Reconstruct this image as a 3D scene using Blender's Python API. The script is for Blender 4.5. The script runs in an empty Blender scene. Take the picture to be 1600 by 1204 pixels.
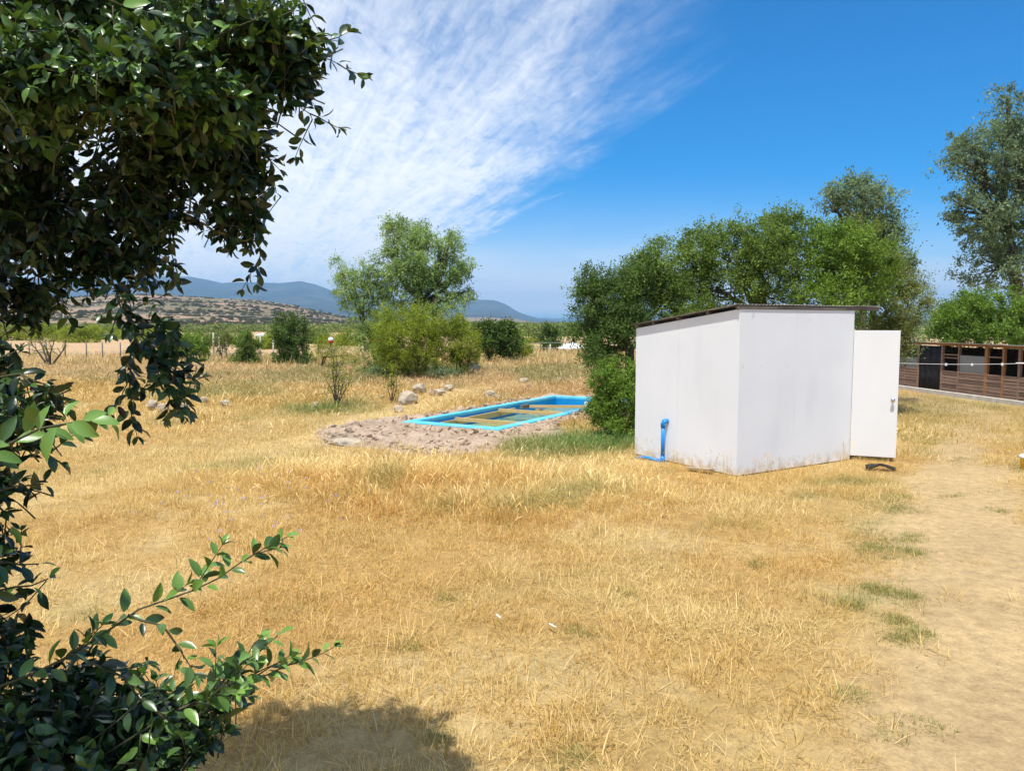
import bpy, math, random
import numpy as np
from mathutils import Vector, Matrix, Euler, Quaternion

# ------------------------------------------------------------------ camera, world, sun, exposure
sc = bpy.context.scene
COL = sc.collection
F, PITCH, CAMH = 1203.0, math.radians(4.62), 2.2       # focal length in photo pixels, tilt down, eye height
cam_d = bpy.data.cameras.new('camera'); cam = bpy.data.objects.new('camera', cam_d); COL.objects.link(cam)
cam_d.sensor_width = 36.0; cam_d.lens = F / 1600.0 * 36.0; cam_d.clip_start = 0.05; cam_d.clip_end = 60000
cam.location = (0, 0, CAMH); cam.rotation_euler = (math.radians(90) - PITCH, 0, 0)
sc.camera = cam

SUN_EL = math.radians(67.5); SUN_AZ = math.atan2(-0.30, -0.954)          # behind the camera, a little to the left
sdir = Vector((math.sin(SUN_AZ) * math.cos(SUN_EL), math.cos(SUN_AZ) * math.cos(SUN_EL), math.sin(SUN_EL)))
sun_d = bpy.data.lights.new('sun', 'SUN'); sun = bpy.data.objects.new('sun', sun_d); COL.objects.link(sun)
sun_d.energy = 4.6; sun_d.angle = math.radians(0.53); sun_d.color = (1.0, 0.965, 0.90)
sun.rotation_euler = (-sdir).to_track_quat('-Z', 'Y').to_euler(); sun.location = (-20, -40, 90)

world = bpy.data.worlds.new('World'); sc.world = world; world.use_nodes = True


def build_world():
    nt = world.node_tree; N = nt.nodes; L = nt.links
    for n in list(N): N.remove(n)
    out = N.new('ShaderNodeOutputWorld'); bg = N.new('ShaderNodeBackground'); bg.inputs['Strength'].default_value = 0.105
    sky = N.new('ShaderNodeTexSky'); sky.sky_type = 'NISHITA'; sky.sun_disc = False
    sky.sun_elevation = SUN_EL; sky.sun_rotation = SUN_AZ % (2 * math.pi)
    sky.altitude = 300; sky.air_density = 1.0; sky.dust_density = 0.25; sky.ozone_density = 3.5
    tintn = N.new('ShaderNodeMixRGB'); tintn.blend_type = 'MULTIPLY'; tintn.inputs[0].default_value = 1.0; tintn.inputs[2].default_value = (0.15, 0.76, 1.20, 1)
    hsv = N.new('ShaderNodeHueSaturation'); hsv.inputs['Saturation'].default_value = 1.16; hsv.inputs['Value'].default_value = 1.0
    L.new(sky.outputs[0], tintn.inputs[1]); L.new(tintn.outputs[0], hsv.inputs['Color'])
    tc = N.new('ShaderNodeTexCoord'); sep = N.new('ShaderNodeSeparateXYZ'); L.new(tc.outputs['Generated'], sep.inputs[0])

    def m(op, a, b=None, c=None, clamp=False):
        n = N.new('ShaderNodeMath'); n.operation = op; n.use_clamp = clamp
        for i, v in enumerate((a, b, c)):
            if v is None: continue
            if isinstance(v, (int, float)): n.inputs[i].default_value = v
            else: L.new(v, n.inputs[i])
        return n.outputs[0]

    def ss(v, lo, hi):
        n = N.new('ShaderNodeMapRange'); n.interpolation_type = 'SMOOTHSTEP'; L.new(v, n.inputs[0])
        n.inputs[1].default_value = lo; n.inputs[2].default_value = hi; return n.outputs[0]
    z = m('MAXIMUM', sep.outputs[2], 0.0)
    zz = m('ADD', z, 0.05)
    u = m('DIVIDE', sep.outputs[0], zz); v = m('DIVIDE', sep.outputs[1], zz)

    def noise(su, sv, scale, detail, rough, off=0.0, dist=0.0, shear=0.0):
        cx = N.new('ShaderNodeCombineXYZ')
        L.new(m('ADD', m('MULTIPLY', u, su), m('MULTIPLY', v, shear)), cx.inputs[0]); L.new(m('MULTIPLY', v, sv), cx.inputs[1]); cx.inputs[2].default_value = off
        t = N.new('ShaderNodeTexNoise'); t.inputs['Scale'].default_value = scale; t.inputs['Detail'].default_value = detail
        t.inputs['Roughness'].default_value = rough; t.inputs['Distortion'].default_value = dist
        L.new(cx.outputs[0], t.inputs['Vector']); return t.outputs['Fac']
    warp = noise(1, 1, 1.1, 3, 0.6, 3.1)
    streak = noise(2.4, 0.5, 1.5, 4, 0.62, 1.7, 0.5, 0.80)
    fine = noise(6.0, 0.55, 1.5, 4, 0.62, 4.4, 0.8, 2.1)
    ripple = noise(1.9, 0.75, 7.5, 4, 0.66, 7.7, 0.6, 0.2)
    broad = noise(1, 0.45, 0.9, 3, 0.5, 12.3)
    # the cloud deck lies to the left of a line across the sky; distance to its edge, broken up
    edge = m('SUBTRACT', m('SUBTRACT', 1.13, m('MULTIPLY', v, 0.17)), u)
    edge = m('ADD', edge, m('MULTIPLY', m('SUBTRACT', streak, 0.5), 0.75))
    edge = m('ADD', edge, m('MULTIPLY', m('SUBTRACT', warp, 0.5), 0.5))
    deck = ss(edge, -0.02, 1.35)
    dens = m('MULTIPLY', deck, m('ADD', 0.36, m('MULTIPLY', streak, 1.6)))
    dens = m('MULTIPLY', dens, m('MULTIPLY', m('ADD', -0.1, m('MULTIPLY', ripple, 2.1)), m('MAXIMUM', 0.12, m('ADD', -0.2, m('MULTIPLY', fine, 2.4)))))
    dens = m('MULTIPLY', dens, m('ADD', 0.55, m('MULTIPLY', broad, 0.9)))
    dens = m('MULTIPLY', dens, m('ADD', 0.30, m('MULTIPLY', ss(v, 1.8, 4.8), 0.70)))
    # thin stratus low over the horizon
    low = m('MULTIPLY', ss(v, 6.5, 11.0), ss(noise(0.16, 0.5, 0.75, 4, 0.6, 21.0, 0.4), 0.36, 0.62))
    low = m('MULTIPLY', low, 0.5)
    low = m('ADD', low, m('MULTIPLY', m('MULTIPLY', ss(v, 3.8, 15.0), 1.35), m('ADD', 0.35, m('MULTIPLY', broad, 1.1))))
    dens = m('MAXIMUM', dens, low)
    dens = m('SUBTRACT', 1.0, m('POWER', 2.718, m('MULTIPLY', dens, -2.3)))
    up = ss(sep.outputs[2], 0.0, 0.02)
    dens = m('MULTIPLY', dens, up)
    mix = N.new('ShaderNodeMixRGB'); L.new(dens, mix.inputs[0]); L.new(hsv.outputs[0], mix.inputs[1])
    mix.inputs[2].default_value = (8.9, 9.1, 9.3, 1)
    L.new(mix.outputs[0], bg.inputs['Color']); L.new(bg.outputs[0], out.inputs[0])


build_world()
sc.render.engine = 'CYCLES'
sc.view_settings.view_transform = 'Standard'; sc.view_settings.look = 'None'
sc.view_settings.exposure = 0.33; sc.view_settings.gamma = 1.0; sc.view_settings.use_curve_mapping = False
sc.cycles.use_denoising = True; sc.cycles.max_bounces = 5; sc.cycles.diffuse_bounces = 3; sc.cycles.use_adaptive_sampling = True; sc.cycles.adaptive_threshold = 0.022; sc.cycles.transparent_max_bounces = 12
sc.cycles.volume_bounces = 0; sc.cycles.sample_clamp_indirect = 4.0

# ------------------------------------------------------------------ helpers
rng = np.random.default_rng(11)
random.seed(5)


def pdir(px, py):
    x = (px - 800) / F; v = (602 - py) / F
    return x, math.cos(PITCH) + v * math.sin(PITCH), -math.sin(PITCH) + v * math.cos(PITCH)


def at(px, py, Y):                 # the point at depth Y on the line of sight of a photo pixel
    a = pdir(px, py); t = Y / a[1]
    return np.array((a[0] * t, Y, CAMH + a[2] * t))


def gp(px, py, z=0.0):             # the point of height z there
    a = pdir(px, py); t = (z - CAMH) / a[2]
    return np.array((a[0] * t, a[1] * t, z))


_lat = np.random.default_rng(77).random((256, 256))


def vnoise(x, y, s=1.0, o=0):
    x = np.asarray(x, float) / s + 37.3 * o; y = np.asarray(y, float) / s + 91.7 * o
    xi = np.floor(x).astype(int); yi = np.floor(y).astype(int); fx = x - xi; fy = y - yi
    fx = fx * fx * (3 - 2 * fx); fy = fy * fy * (3 - 2 * fy)
    g = lambda i, j: _lat[i & 255, j & 255]
    return (g(xi, yi) * (1 - fx) + g(xi + 1, yi) * fx) * (1 - fy) + (g(xi, yi + 1) * (1 - fx) + g(xi + 1, yi + 1) * fx) * fy


def fbm(x, y, s=1.0, o=0, n=4):
    r = 0; a = 0.5; t = 0
    for i in range(n):
        r = r + a * vnoise(x, y, s, o + i * 3); t += a; a *= 0.5; s *= 0.5
    return r / t


def sstep(v, lo, hi):
    t = np.clip((np.asarray(v, float) - lo) / (hi - lo), 0, 1); return t * t * (3 - 2 * t)


def link(o, parent=None):
    COL.objects.link(o)
    if parent is not None: o.parent = parent
    return o


def tag(o, label=None, cat=None, group=None, kind=None):
    if label: o['label'] = label
    if cat: o['category'] = cat
    if group: o['group'] = group
    if kind: o['kind'] = kind
    return o


def empty(name, loc, rz=0.0, label=None, cat=None, group=None):
    o = bpy.data.objects.new(name, None); o.empty_display_size = 0.2; link(o)
    o.location = loc; o.rotation_euler = (0, 0, rz)
    return tag(o, label, cat, group)


def np_mesh(name, V, Fc, smooth=False, attrs=None):
    """V (n,3); Fc (m,3) or (m,4) index array"""
    V = np.asarray(V, np.float32); Fc = np.asarray(Fc, np.int32)
    me = bpy.data.meshes.new(name); k = Fc.shape[1]
    me.vertices.add(len(V)); me.vertices.foreach_set('co', V.ravel())
    me.loops.add(Fc.size); me.loops.foreach_set('vertex_index', Fc.ravel())
    me.polygons.add(len(Fc)); me.polygons.foreach_set('loop_start', np.arange(0, Fc.size, k, dtype=np.int32))
    if smooth: me.polygons.foreach_set('use_smooth', np.ones(len(Fc), bool))
    for nm, (ty, dom, data) in (attrs or {}).items():
        a = me.attributes.new(nm, ty, dom)
        a.data.foreach_set({'FLOAT': 'value', 'FLOAT_COLOR': 'color', 'FLOAT_VECTOR': 'vector', 'INT': 'value'}[ty], np.asarray(data).ravel())
    me.update(calc_edges=True)
    return me


def obj(name, me, mat=None, parent=None, loc=None):
    o = bpy.data.objects.new(name, me); link(o, parent)
    if mat is not None and not me.materials: me.materials.append(mat)
    if loc is not None: o.location = loc
    return o


class MB:
    """collects shapes (ngons) into ONE mesh"""
    def __init__(s): s.v = []; s.f = []; s.sm = []

    def add(s, vs, fs, smooth=False):
        b = len(s.v); s.v += [tuple(map(float, v)) for v in vs]; s.f += [tuple(i + b for i in f) for f in fs]; s.sm += [smooth] * len(fs); return s

    def box(s, lo, hi, bev=0.0):
        (x0, y0, z0), (x1, y1, z1) = lo, hi
        if bev <= 0:
            vs = [(x, y, z) for z in (z0, z1) for y in (y0, y1) for x in (x0, x1)]
            return s.add(vs, [(0, 2, 3, 1), (4, 5, 7, 6), (0, 1, 5, 4), (2, 6, 7, 3), (0, 4, 6, 2), (1, 3, 7, 5)])
        b = bev; vs = []; 
        for z, i in ((z0, b), (z0 + b, 0), (z1 - b, 0), (z1, b)):
            vs += [(x0 + i, y0 + i, z), (x1 - i, y0 + i, z), (x1 - i, y1 - i, z), (x0 + i, y1 - i, z)]
        fs = [(3, 2, 1, 0), (12, 13, 14, 15)]
        for k in range(3):
            for j in range(4):
                a = k * 4 + j; c = k * 4 + (j + 1) % 4; fs.append((a, c, c + 4, a + 4))
        return s.add(vs, fs)

    def beam(s, p, q, w, h, up=(0, 0, 1)):
        p = Vector(p); q = Vector(q); d = (q - p).normalized(); up = Vector(up)
        sd = d.cross(up).normalized(); u = sd.cross(d).normalized()
        vs = []
        for c in (p, q):
            for a, b in ((-1, -1), (1, -1), (1, 1), (-1, 1)): vs.append(c + sd * (a * w / 2) + u * (b * h / 2))
        return s.add(vs, [(3, 2, 1, 0), (4, 5, 6, 7), (0, 1, 5, 4), (1, 2, 6, 5), (2, 3, 7, 6), (3, 0, 4, 7)])

    def tube(s, pts, rad, n=6, cap=True):
        pts = [Vector(p) for p in pts]; vs = []; fs = []
        if isinstance(rad, (int, float)): rad = [rad] * len(pts)
        up = Vector((0.21, 0.13, 0.97))
        for i, p in enumerate(pts):
            d = (pts[min(i + 1, len(pts) - 1)] - pts[max(i - 1, 0)]).normalized()
            a = d.cross(up)
            if a.length < 0.05: a = d.cross(Vector((1, 0, 0)))
            a.normalize(); b = d.cross(a)
            for k in range(n):
                t = 2 * math.pi * k / n; vs.append(p + (a * math.cos(t) + b * math.sin(t)) * rad[i])
        for i in range(len(pts) - 1):
            for k in range(n):
                fs.append((i * n + k, i * n + (k + 1) % n, (i + 1) * n + (k + 1) % n, (i + 1) * n + k))
        if cap: fs += [tuple(range(n))[::-1], tuple(range((len(pts) - 1) * n, len(pts) * n))]
        return s.add(vs, fs, True)

    def lathe(s, prof, o=(0, 0, 0), n=16, axis='z'):
        vs = []; fs = []
        for r, h in prof:
            for k in range(n):
                t = 2 * math.pi * k / n; a, b = r * math.cos(t), r * math.sin(t)
                p = {'z': (a, b, h), 'y': (a, h, b), 'x': (h, a, b)}[axis]; vs.append((p[0] + o[0], p[1] + o[1], p[2] + o[2]))
        for i in range(len(prof) - 1):
            for k in range(n): fs.append((i * n + k, i * n + (k + 1) % n, (i + 1) * n + (k + 1) % n, (i + 1) * n + k))
        fs += [tuple(range(n))[::-1], tuple(range((len(prof) - 1) * n, len(prof) * n))]
        return s.add(vs, fs, True)

    def mesh(s, name):
        me = bpy.data.meshes.new(name); me.from_pydata(s.v, [], s.f); me.polygons.foreach_set('use_smooth', s.sm); me.update(); return me

    def build(s, name, mat, parent=None, loc=None): return obj(name, s.mesh(name), mat, parent, loc)


# ------------------------------------------------------------------ materials
def material(name):
    m = bpy.data.materials.new(name); m.use_nodes = True; nt = m.node_tree
    return m, nt, nt.nodes, nt.links, nt.nodes['Principled BSDF']


def noise_mat(name, c1, c2, scale=4.0, rough=0.7, bump=0.0, bscale=None, spec=0.3, metal=0.0, stretch=None, c3=None, sc3=1.0, coord='Object'):
    m, nt, N, L, P = material(name)
    tc = N.new('ShaderNodeTexCoord'); src = tc.outputs[coord]
    if stretch:
        mp = N.new('ShaderNodeMapping'); mp.inputs['Scale'].default_value = stretch; L.new(src, mp.inputs[0]); src = mp.outputs[0]
    t = N.new('ShaderNodeTexNoise'); t.inputs['Scale'].default_value = scale; t.inputs['Detail'].default_value = 6; t.inputs['Roughness'].default_value = 0.62
    L.new(src, t.inputs['Vector'])
    r = N.new('ShaderNodeValToRGB'); r.color_ramp.elements[0].position = 0.35; r.color_ramp.elements[1].position = 0.65
    r.color_ramp.elements[0].color = (*c1, 1); r.color_ramp.elements[1].color = (*c2, 1); L.new(t.outputs['Fac'], r.inputs[0])
    colr = r.outputs[0]
    if c3:
        t3 = N.new('ShaderNodeTexNoise'); t3.inputs['Scale'].default_value = sc3; t3.inputs['Detail'].default_value = 4; L.new(src, t3.inputs['Vector'])
        mr = N.new('ShaderNodeMapRange'); mr.inputs[1].default_value = 0.52; mr.inputs[2].default_value = 0.7; L.new(t3.outputs['Fac'], mr.inputs[0])
        mx = N.new('ShaderNodeMixRGB'); L.new(mr.outputs[0], mx.inputs[0]); L.new(colr, mx.inputs[1]); mx.inputs[2].default_value = (*c3, 1); colr = mx.outputs[0]
    L.new(colr, P.inputs['Base Color'])
    P.inputs['Roughness'].default_value = rough; P.inputs['Specular IOR Level'].default_value = spec; P.inputs['Metallic'].default_value = metal
    if bump > 0:
        tb = N.new('ShaderNodeTexNoise'); tb.inputs['Scale'].default_value = bscale or scale * 4; tb.inputs['Detail'].default_value = 5; L.new(src, tb.inputs['Vector'])
        b = N.new('ShaderNodeBump'); b.inputs['Strength'].default_value = bump; b.inputs['Distance'].default_value = 0.02; L.new(tb.outputs['Fac'], b.inputs['Height']); L.new(b.outputs[0], P.inputs['Normal'])
    return m


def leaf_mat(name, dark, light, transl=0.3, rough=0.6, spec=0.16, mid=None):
    """leaf colour runs from dark to light with the tint attribute"""
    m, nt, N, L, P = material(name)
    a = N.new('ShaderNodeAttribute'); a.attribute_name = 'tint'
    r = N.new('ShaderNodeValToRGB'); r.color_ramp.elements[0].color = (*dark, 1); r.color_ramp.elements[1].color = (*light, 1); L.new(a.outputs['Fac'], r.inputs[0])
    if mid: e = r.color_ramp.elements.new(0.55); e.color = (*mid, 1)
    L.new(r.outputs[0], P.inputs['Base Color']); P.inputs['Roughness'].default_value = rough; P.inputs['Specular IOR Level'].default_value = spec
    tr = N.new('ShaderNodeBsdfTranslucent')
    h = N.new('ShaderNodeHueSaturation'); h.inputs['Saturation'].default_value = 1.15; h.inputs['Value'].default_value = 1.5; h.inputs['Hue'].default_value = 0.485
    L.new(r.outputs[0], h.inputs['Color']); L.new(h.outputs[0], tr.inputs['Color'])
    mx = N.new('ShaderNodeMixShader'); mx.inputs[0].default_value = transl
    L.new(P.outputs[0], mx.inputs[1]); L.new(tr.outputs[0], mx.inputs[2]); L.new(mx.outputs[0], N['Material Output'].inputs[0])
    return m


def grass_mat(name):
    m, nt, N, L, P = material(name)
    a = N.new('ShaderNodeAttribute'); a.attribute_type = 'INSTANCER'; a.attribute_name = 'gcol'
    t = N.new('ShaderNodeAttribute'); t.attribute_name = 'tint'
    mr = N.new('ShaderNodeMapRange'); mr.inputs[3].default_value = 0.62; mr.inputs[4].default_value = 1.3; L.new(t.outputs['Fac'], mr.inputs[0])
    h = N.new('ShaderNodeHueSaturation'); L.new(a.outputs['Color'], h.inputs['Color']); L.new(mr.outputs[0], h.inputs['Value'])
    mh = N.new('ShaderNodeMapRange'); mh.inputs[3].default_value = 1.12; mh.inputs[4].default_value = 0.86; L.new(t.outputs['Fac'], mh.inputs[0]); L.new(mh.outputs[0], h.inputs['Saturation'])
    L.new(h.outputs[0], P.inputs['Base Color']); P.inputs['Roughness'].default_value = 0.6; P.inputs['Specular IOR Level'].default_value = 0.25
    tr = N.new('ShaderNodeBsdfTranslucent'); L.new(h.outputs[0], tr.inputs['Color'])
    mx = N.new('ShaderNodeMixShader'); mx.inputs[0].default_value = 0.3
    L.new(P.outputs[0], mx.inputs[1]); L.new(tr.outputs[0], mx.inputs[2]); L.new(mx.outputs[0], N['Material Output'].inputs[0])
    return m


def ground_mat(name, strength=0.6):
    """per-vertex earth/litter colour, broken up by fine noise and relief"""
    m, nt, N, L, P = material(name)
    a = N.new('ShaderNodeAttribute'); a.attribute_name = 'gcol'
    tc = N.new('ShaderNodeTexCoord')
    t1 = N.new('ShaderNodeTexNoise'); t1.inputs['Scale'].default_value = 9; t1.inputs['Detail'].default_value = 8; t1.inputs['Roughness'].default_value = 0.7; L.new(tc.outputs['Object'], t1.inputs['Vector'])
    t2 = N.new('ShaderNodeTexNoise'); t2.inputs['Scale'].default_value = 0.9; t2.inputs['Detail'].default_value = 6; t2.inputs['Roughness'].default_value = 0.6; L.new(tc.outputs['Object'], t2.inputs['Vector'])
    t3 = N.new('ShaderNodeTexNoise'); t3.inputs['Scale'].default_value = 60; t3.inputs['Detail'].default_value = 4; L.new(tc.outputs['Object'], t3.inputs['Vector'])
    r1 = N.new('ShaderNodeMapRange'); r1.inputs[1].default_value = 0.3; r1.inputs[2].default_value = 0.7; r1.inputs[3].default_value = 0.72; r1.inputs[4].default_value = 1.2; L.new(t1.outputs['Fac'], r1.inputs[0])
    r2 = N.new('ShaderNodeMapRange'); r2.inputs[1].default_value = 0.3; r2.inputs[2].default_value = 0.7; r2.inputs[3].default_value = 0.86; r2.inputs[4].default_value = 1.12; L.new(t2.outputs['Fac'], r2.inputs[0])
    r3 = N.new('ShaderNodeMapRange'); r3.inputs[1].default_value = 0.3; r3.inputs[2].default_value = 0.7; r3.inputs[3].default_value = 0.85; r3.inputs[4].default_value = 1.12; L.new(t3.outputs['Fac'], r3.inputs[0])
    m1 = N.new('ShaderNodeMath'); m1.operation = 'MULTIPLY'; L.new(r1.outputs[0], m1.inputs[0]); L.new(r2.outputs[0], m1.inputs[1])
    m2 = N.new('ShaderNodeMath'); m2.operation = 'MULTIPLY'; L.new(m1.outputs[0], m2.inputs[0]); L.new(r3.outputs[0], m2.inputs[1])
    h = N.new('ShaderNodeHueSaturation'); L.new(a.outputs['Color'], h.inputs['Color']); L.new(m2.outputs[0], h.inputs['Value'])
    L.new(h.outputs[0], P.inputs['Base Color']); P.inputs['Roughness'].default_value = 0.95; P.inputs['Specular IOR Level'].default_value = 0.1
    b = N.new('ShaderNodeBump'); b.inputs['Strength'].default_value = strength; b.inputs['Distance'].default_value = 0.05
    b2 = N.new('ShaderNodeBump'); b2.inputs['Strength'].default_value = strength; b2.inputs['Distance'].default_value = 0.006; L.new(t3.outputs['Fac'], b2.inputs['Height'])
    L.new(t1.outputs['Fac'], b.inputs['Height']); L.new(b2.outputs[0], b.inputs['Normal']); L.new(b.outputs[0], P.inputs['Normal'])
    return m


def board_mat(name, *args, **kw):
    """painted board: faint smudges, and mud splashed up from the ground"""
    m, nt, N, L, P = material(name); tc = N.new('ShaderNodeTexCoord'); sep = N.new('ShaderNodeSeparateXYZ'); L.new(tc.outputs['Object'], sep.inputs[0])
    def nz(scale, detail, stretch=(1, 1, 1)):
        mp = N.new('ShaderNodeMapping'); mp.inputs['Scale'].default_value = stretch; L.new(tc.outputs['Object'], mp.inputs[0])
        t = N.new('ShaderNodeTexNoise'); t.inputs['Scale'].default_value = scale; t.inputs['Detail'].default_value = detail; L.new(mp.outputs[0], t.inputs['Vector']); return t.outputs['Fac']
    def rng_(v, a, b, c, d):
        r = N.new('ShaderNodeMapRange'); L.new(v, r.inputs[0]); r.inputs[1].default_value = a; r.inputs[2].default_value = b; r.inputs[3].default_value = c; r.inputs[4].default_value = d; return r.outputs[0]
    def mul(a, b): q = N.new('ShaderNodeMath'); q.operation = 'MULTIPLY'; L.new(a, q.inputs[0]); L.new(b, q.inputs[1]); return q.outputs[0]
    def mix(f, c1, c2):
        q = N.new('ShaderNodeMixRGB'); L.new(f, q.inputs[0])
        if isinstance(c1, tuple): q.inputs[1].default_value = (*c1, 1)
        else: L.new(c1, q.inputs[1])
        q.inputs[2].default_value = (*c2, 1); return q.outputs[0]
    c = mix(rng_(nz(1.3, 5), 0.35, 0.65, 0, 1), (0.765, 0.78, 0.80), (0.80, 0.81, 0.825))
    c = mix(rng_(nz(2.0, 4, (1, 1, 0.25)), 0.56, 0.75, 0, 0.55), c, (0.70, 0.71, 0.725))          # runs
    c = mix(rng_(nz(5.5, 2), 0.70, 0.78, 0, 0.6), c, (0.55, 0.56, 0.58))                       # smudges
    c = mix(mul(rng_(nz(9, 6), 0.42, 0.62, 0, 0.8), rng_(sep.outputs[2], 0.02, 0.22, 1, 0)), c, (0.50, 0.40, 0.27))   # splashed mud
    L.new(c, P.inputs['Base Color']); P.inputs['Roughness'].default_value = 0.6; P.inputs['Specular IOR Level'].default_value = 0.3
    b = N.new('ShaderNodeBump'); b.inputs['Strength'].default_value = 0.12; b.inputs['Distance'].default_value = 0.006; L.new(nz(3.0, 6), b.inputs['Height']); L.new(b.outputs[0], P.inputs['Normal'])
    return m


M = {}
M['ground'] = ground_mat('ground_earth')
M['soil'] = ground_mat('dug_soil', 1.0)
M['grass'] = grass_mat('grass_blades')
M['bark'] = noise_mat('bark', (0.055, 0.042, 0.032), (0.14, 0.11, 0.085), 9, 0.9, 0.8, 30, stretch=(1, 1, 0.3))
M['twig'] = noise_mat('green_twig', (0.05, 0.06, 0.025), (0.10, 0.085, 0.05), 20, 0.7, 0.3)
M['boldo'] = leaf_mat('broad_leaf', (0.007, 0.016, 0.007), (0.17, 0.31, 0.055), 0.09, 0.33, 0.55, (0.04, 0.085, 0.022))  # dark and mid stops carry painted canopy shade for low-tint leaves
M['willow'] = leaf_mat('grey_green_leaf', (0.127, 0.198, 0.063), (0.382, 0.508, 0.169), 0.36)
M['espino'] = leaf_mat('yellow_green_leaf', (0.12, 0.17, 0.02), (0.37, 0.43, 0.06), 0.35, 0.6)
M['dark'] = leaf_mat('dark_green_leaf', (0.04, 0.075, 0.018), (0.14, 0.22, 0.045), 0.27)
M['mid'] = leaf_mat('mid_green_leaf', (0.062, 0.105, 0.022), (0.23, 0.33, 0.07), 0.32)
M['bright'] = leaf_mat('bright_green_leaf', (0.075, 0.135, 0.022), (0.25, 0.38, 0.065), 0.34)
M['olive'] = leaf_mat('olive_leaf', (0.1, 0.125, 0.035), (0.26, 0.3, 0.09), 0.32)
M['grey'] = leaf_mat('blue_grey_leaf', (0.094, 0.138, 0.069), (0.275, 0.362, 0.188), 0.3)
M['far'] = leaf_mat('far_green', (0.12, 0.15, 0.045), (0.28, 0.32, 0.1), 0.25, 0.8, 0.1)
M['scrub'] = leaf_mat('grey_scrub', (0.055, 0.06, 0.035), (0.15, 0.15, 0.085), 0.15, 0.8, 0.05)
M['white_board'] = board_mat('white_painted_board', (0.76, 0.76, 0.775), (0.80, 0.80, 0.81), 1.6, 0.55, 0.06, 60, 0.35, c3=(0.73, 0.73, 0.745), sc3=0.8)
M['white_door'] = noise_mat('white_door_paint', (0.72, 0.72, 0.715), (0.75, 0.75, 0.745), 2.0, 0.45, 0.03, 60, 0.4)
M['dark_wood'] = noise_mat('weathered_timber', (0.10, 0.085, 0.07), (0.22, 0.19, 0.16), 6, 0.85, 0.5, 40, stretch=(0.4, 6, 6))
M['zinc'] = noise_mat('old_zinc_sheet', (0.32, 0.32, 0.31), (0.45, 0.44, 0.42), 3, 0.5, 0.1, 30, 0.5, 0.6, c3=(0.26, 0.19, 0.14), sc3=2.0)
M['steel'] = noise_mat('brushed_steel', (0.55, 0.55, 0.55), (0.62, 0.61, 0.60), 30, 0.25, 0, None, 0.5, 1.0)
M['pvc'] = noise_mat('blue_pvc', (0.01, 0.22, 0.62), (0.015, 0.26, 0.68), 5, 0.35, 0, None, 0.5)
M['pool_rim'] = noise_mat('pool_rim_cyan', (0.08, 0.50, 0.72), (0.13, 0.57, 0.78), 3, 0.45, 0.05, 30, 0.4, c3=(0.35, 0.55, 0.62), sc3=1.6)
M['pool_wall'] = noise_mat('pool_shell_blue', (0.0, 0.20, 0.52), (0.01, 0.25, 0.60), 2, 0.4, 0, None, 0.4)
M['lumber'] = noise_mat('raw_lumber', (0.48, 0.31, 0.12), (0.62, 0.43, 0.19), 5, 0.7, 0.2, 30, stretch=(0.5, 5, 5))
M['plank'] = noise_mat('brown_plank', (0.20, 0.125, 0.09), (0.36, 0.24, 0.18), 5, 0.85, 0.4, 30, stretch=(0.35, 6, 6), coord='Object')
M['orange_wood'] = noise_mat('orange_post', (0.28, 0.13, 0.055), (0.42, 0.21, 0.09), 6, 0.75, 0.3, 30, stretch=(5, 5, 0.5))
M['black_cloth'] = noise_mat('black_shade_cloth', (0.016, 0.017, 0.02), (0.03, 0.032, 0.036), 5, 0.8, 0.2, 60, 0.2)
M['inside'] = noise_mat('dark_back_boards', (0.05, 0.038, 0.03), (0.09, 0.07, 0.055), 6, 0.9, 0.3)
M['mesh'] = noise_mat('grey_mesh', (0.22, 0.22, 0.23), (0.30, 0.30, 0.31), 30, 0.7, 0.3, 120)
M['concrete'] = noise_mat('concrete', (0.45, 0.42, 0.37), (0.60, 0.57, 0.52), 5, 0.9, 0.5, 40)
M['rock'] = noise_mat('pale_boulder', (0.34, 0.27, 0.185), (0.56, 0.475, 0.35), 3, 0.9, 0.8, 12, c3=(0.16, 0.14, 0.12), sc3=2.2)
M['post'] = noise_mat('grey_post', (0.10, 0.09, 0.075), (0.20, 0.18, 0.15), 6, 0.9, 0.3)
M['pale_post'] = noise_mat('pale_stake', (0.42, 0.38, 0.31), (0.55, 0.50, 0.42), 6, 0.9, 0.2)
M['wire'] = noise_mat('galvanised_wire', (0.5, 0.5, 0.5), (0.62, 0.62, 0.62), 10, 0.5, 0, None, 0.5, 0.5)
M['white'] = noise_mat('white_plastic', (0.78, 0.78, 0.78), (0.84, 0.84, 0.84), 5, 0.4)
M['red'] = noise_mat('red_paint', (0.55, 0.05, 0.04), (0.65, 0.07, 0.05), 5, 0.4)
M['yellow'] = noise_mat('yellow_plastic', (0.70, 0.45, 0.02), (0.78, 0.52, 0.04), 5, 0.4)
M['near_black'] = noise_mat('near_black_sheet', (0.02, 0.017, 0.014), (0.05, 0.04, 0.032), 12, 0.9, 0.5)
M['scrap'] = noise_mat('old_plank', (0.34, 0.28, 0.20), (0.50, 0.43, 0.32), 6, 0.85, 0.4, 40, stretch=(0.5, 5, 5))
M['hill'] = None

# ------------------------------------------------------------------ lie of the land
PO = gp(780, 670, 0.12)[:2]                      # near right corner of the pool rim
PV = np.array((0.508, 0.861)); PU = np.array((-0.861, 0.508))
PW, PL = 2.42, 6.95
PATH = np.array([(1.9, 1.5), (2.6, 3.6), (3.45, 5.2), (4.65, 7.6), (5.95, 10.4), (8.4, 14.2), (11.4, 18.0), (12.2, 24.0)])
TRACK = np.array([(-9.0, 7.6), (-6.2, 9.2), (-5.3, 10.9), (-3.4, 15.6), (-2.6, 20.0), (0.5, 26.0)])


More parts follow.
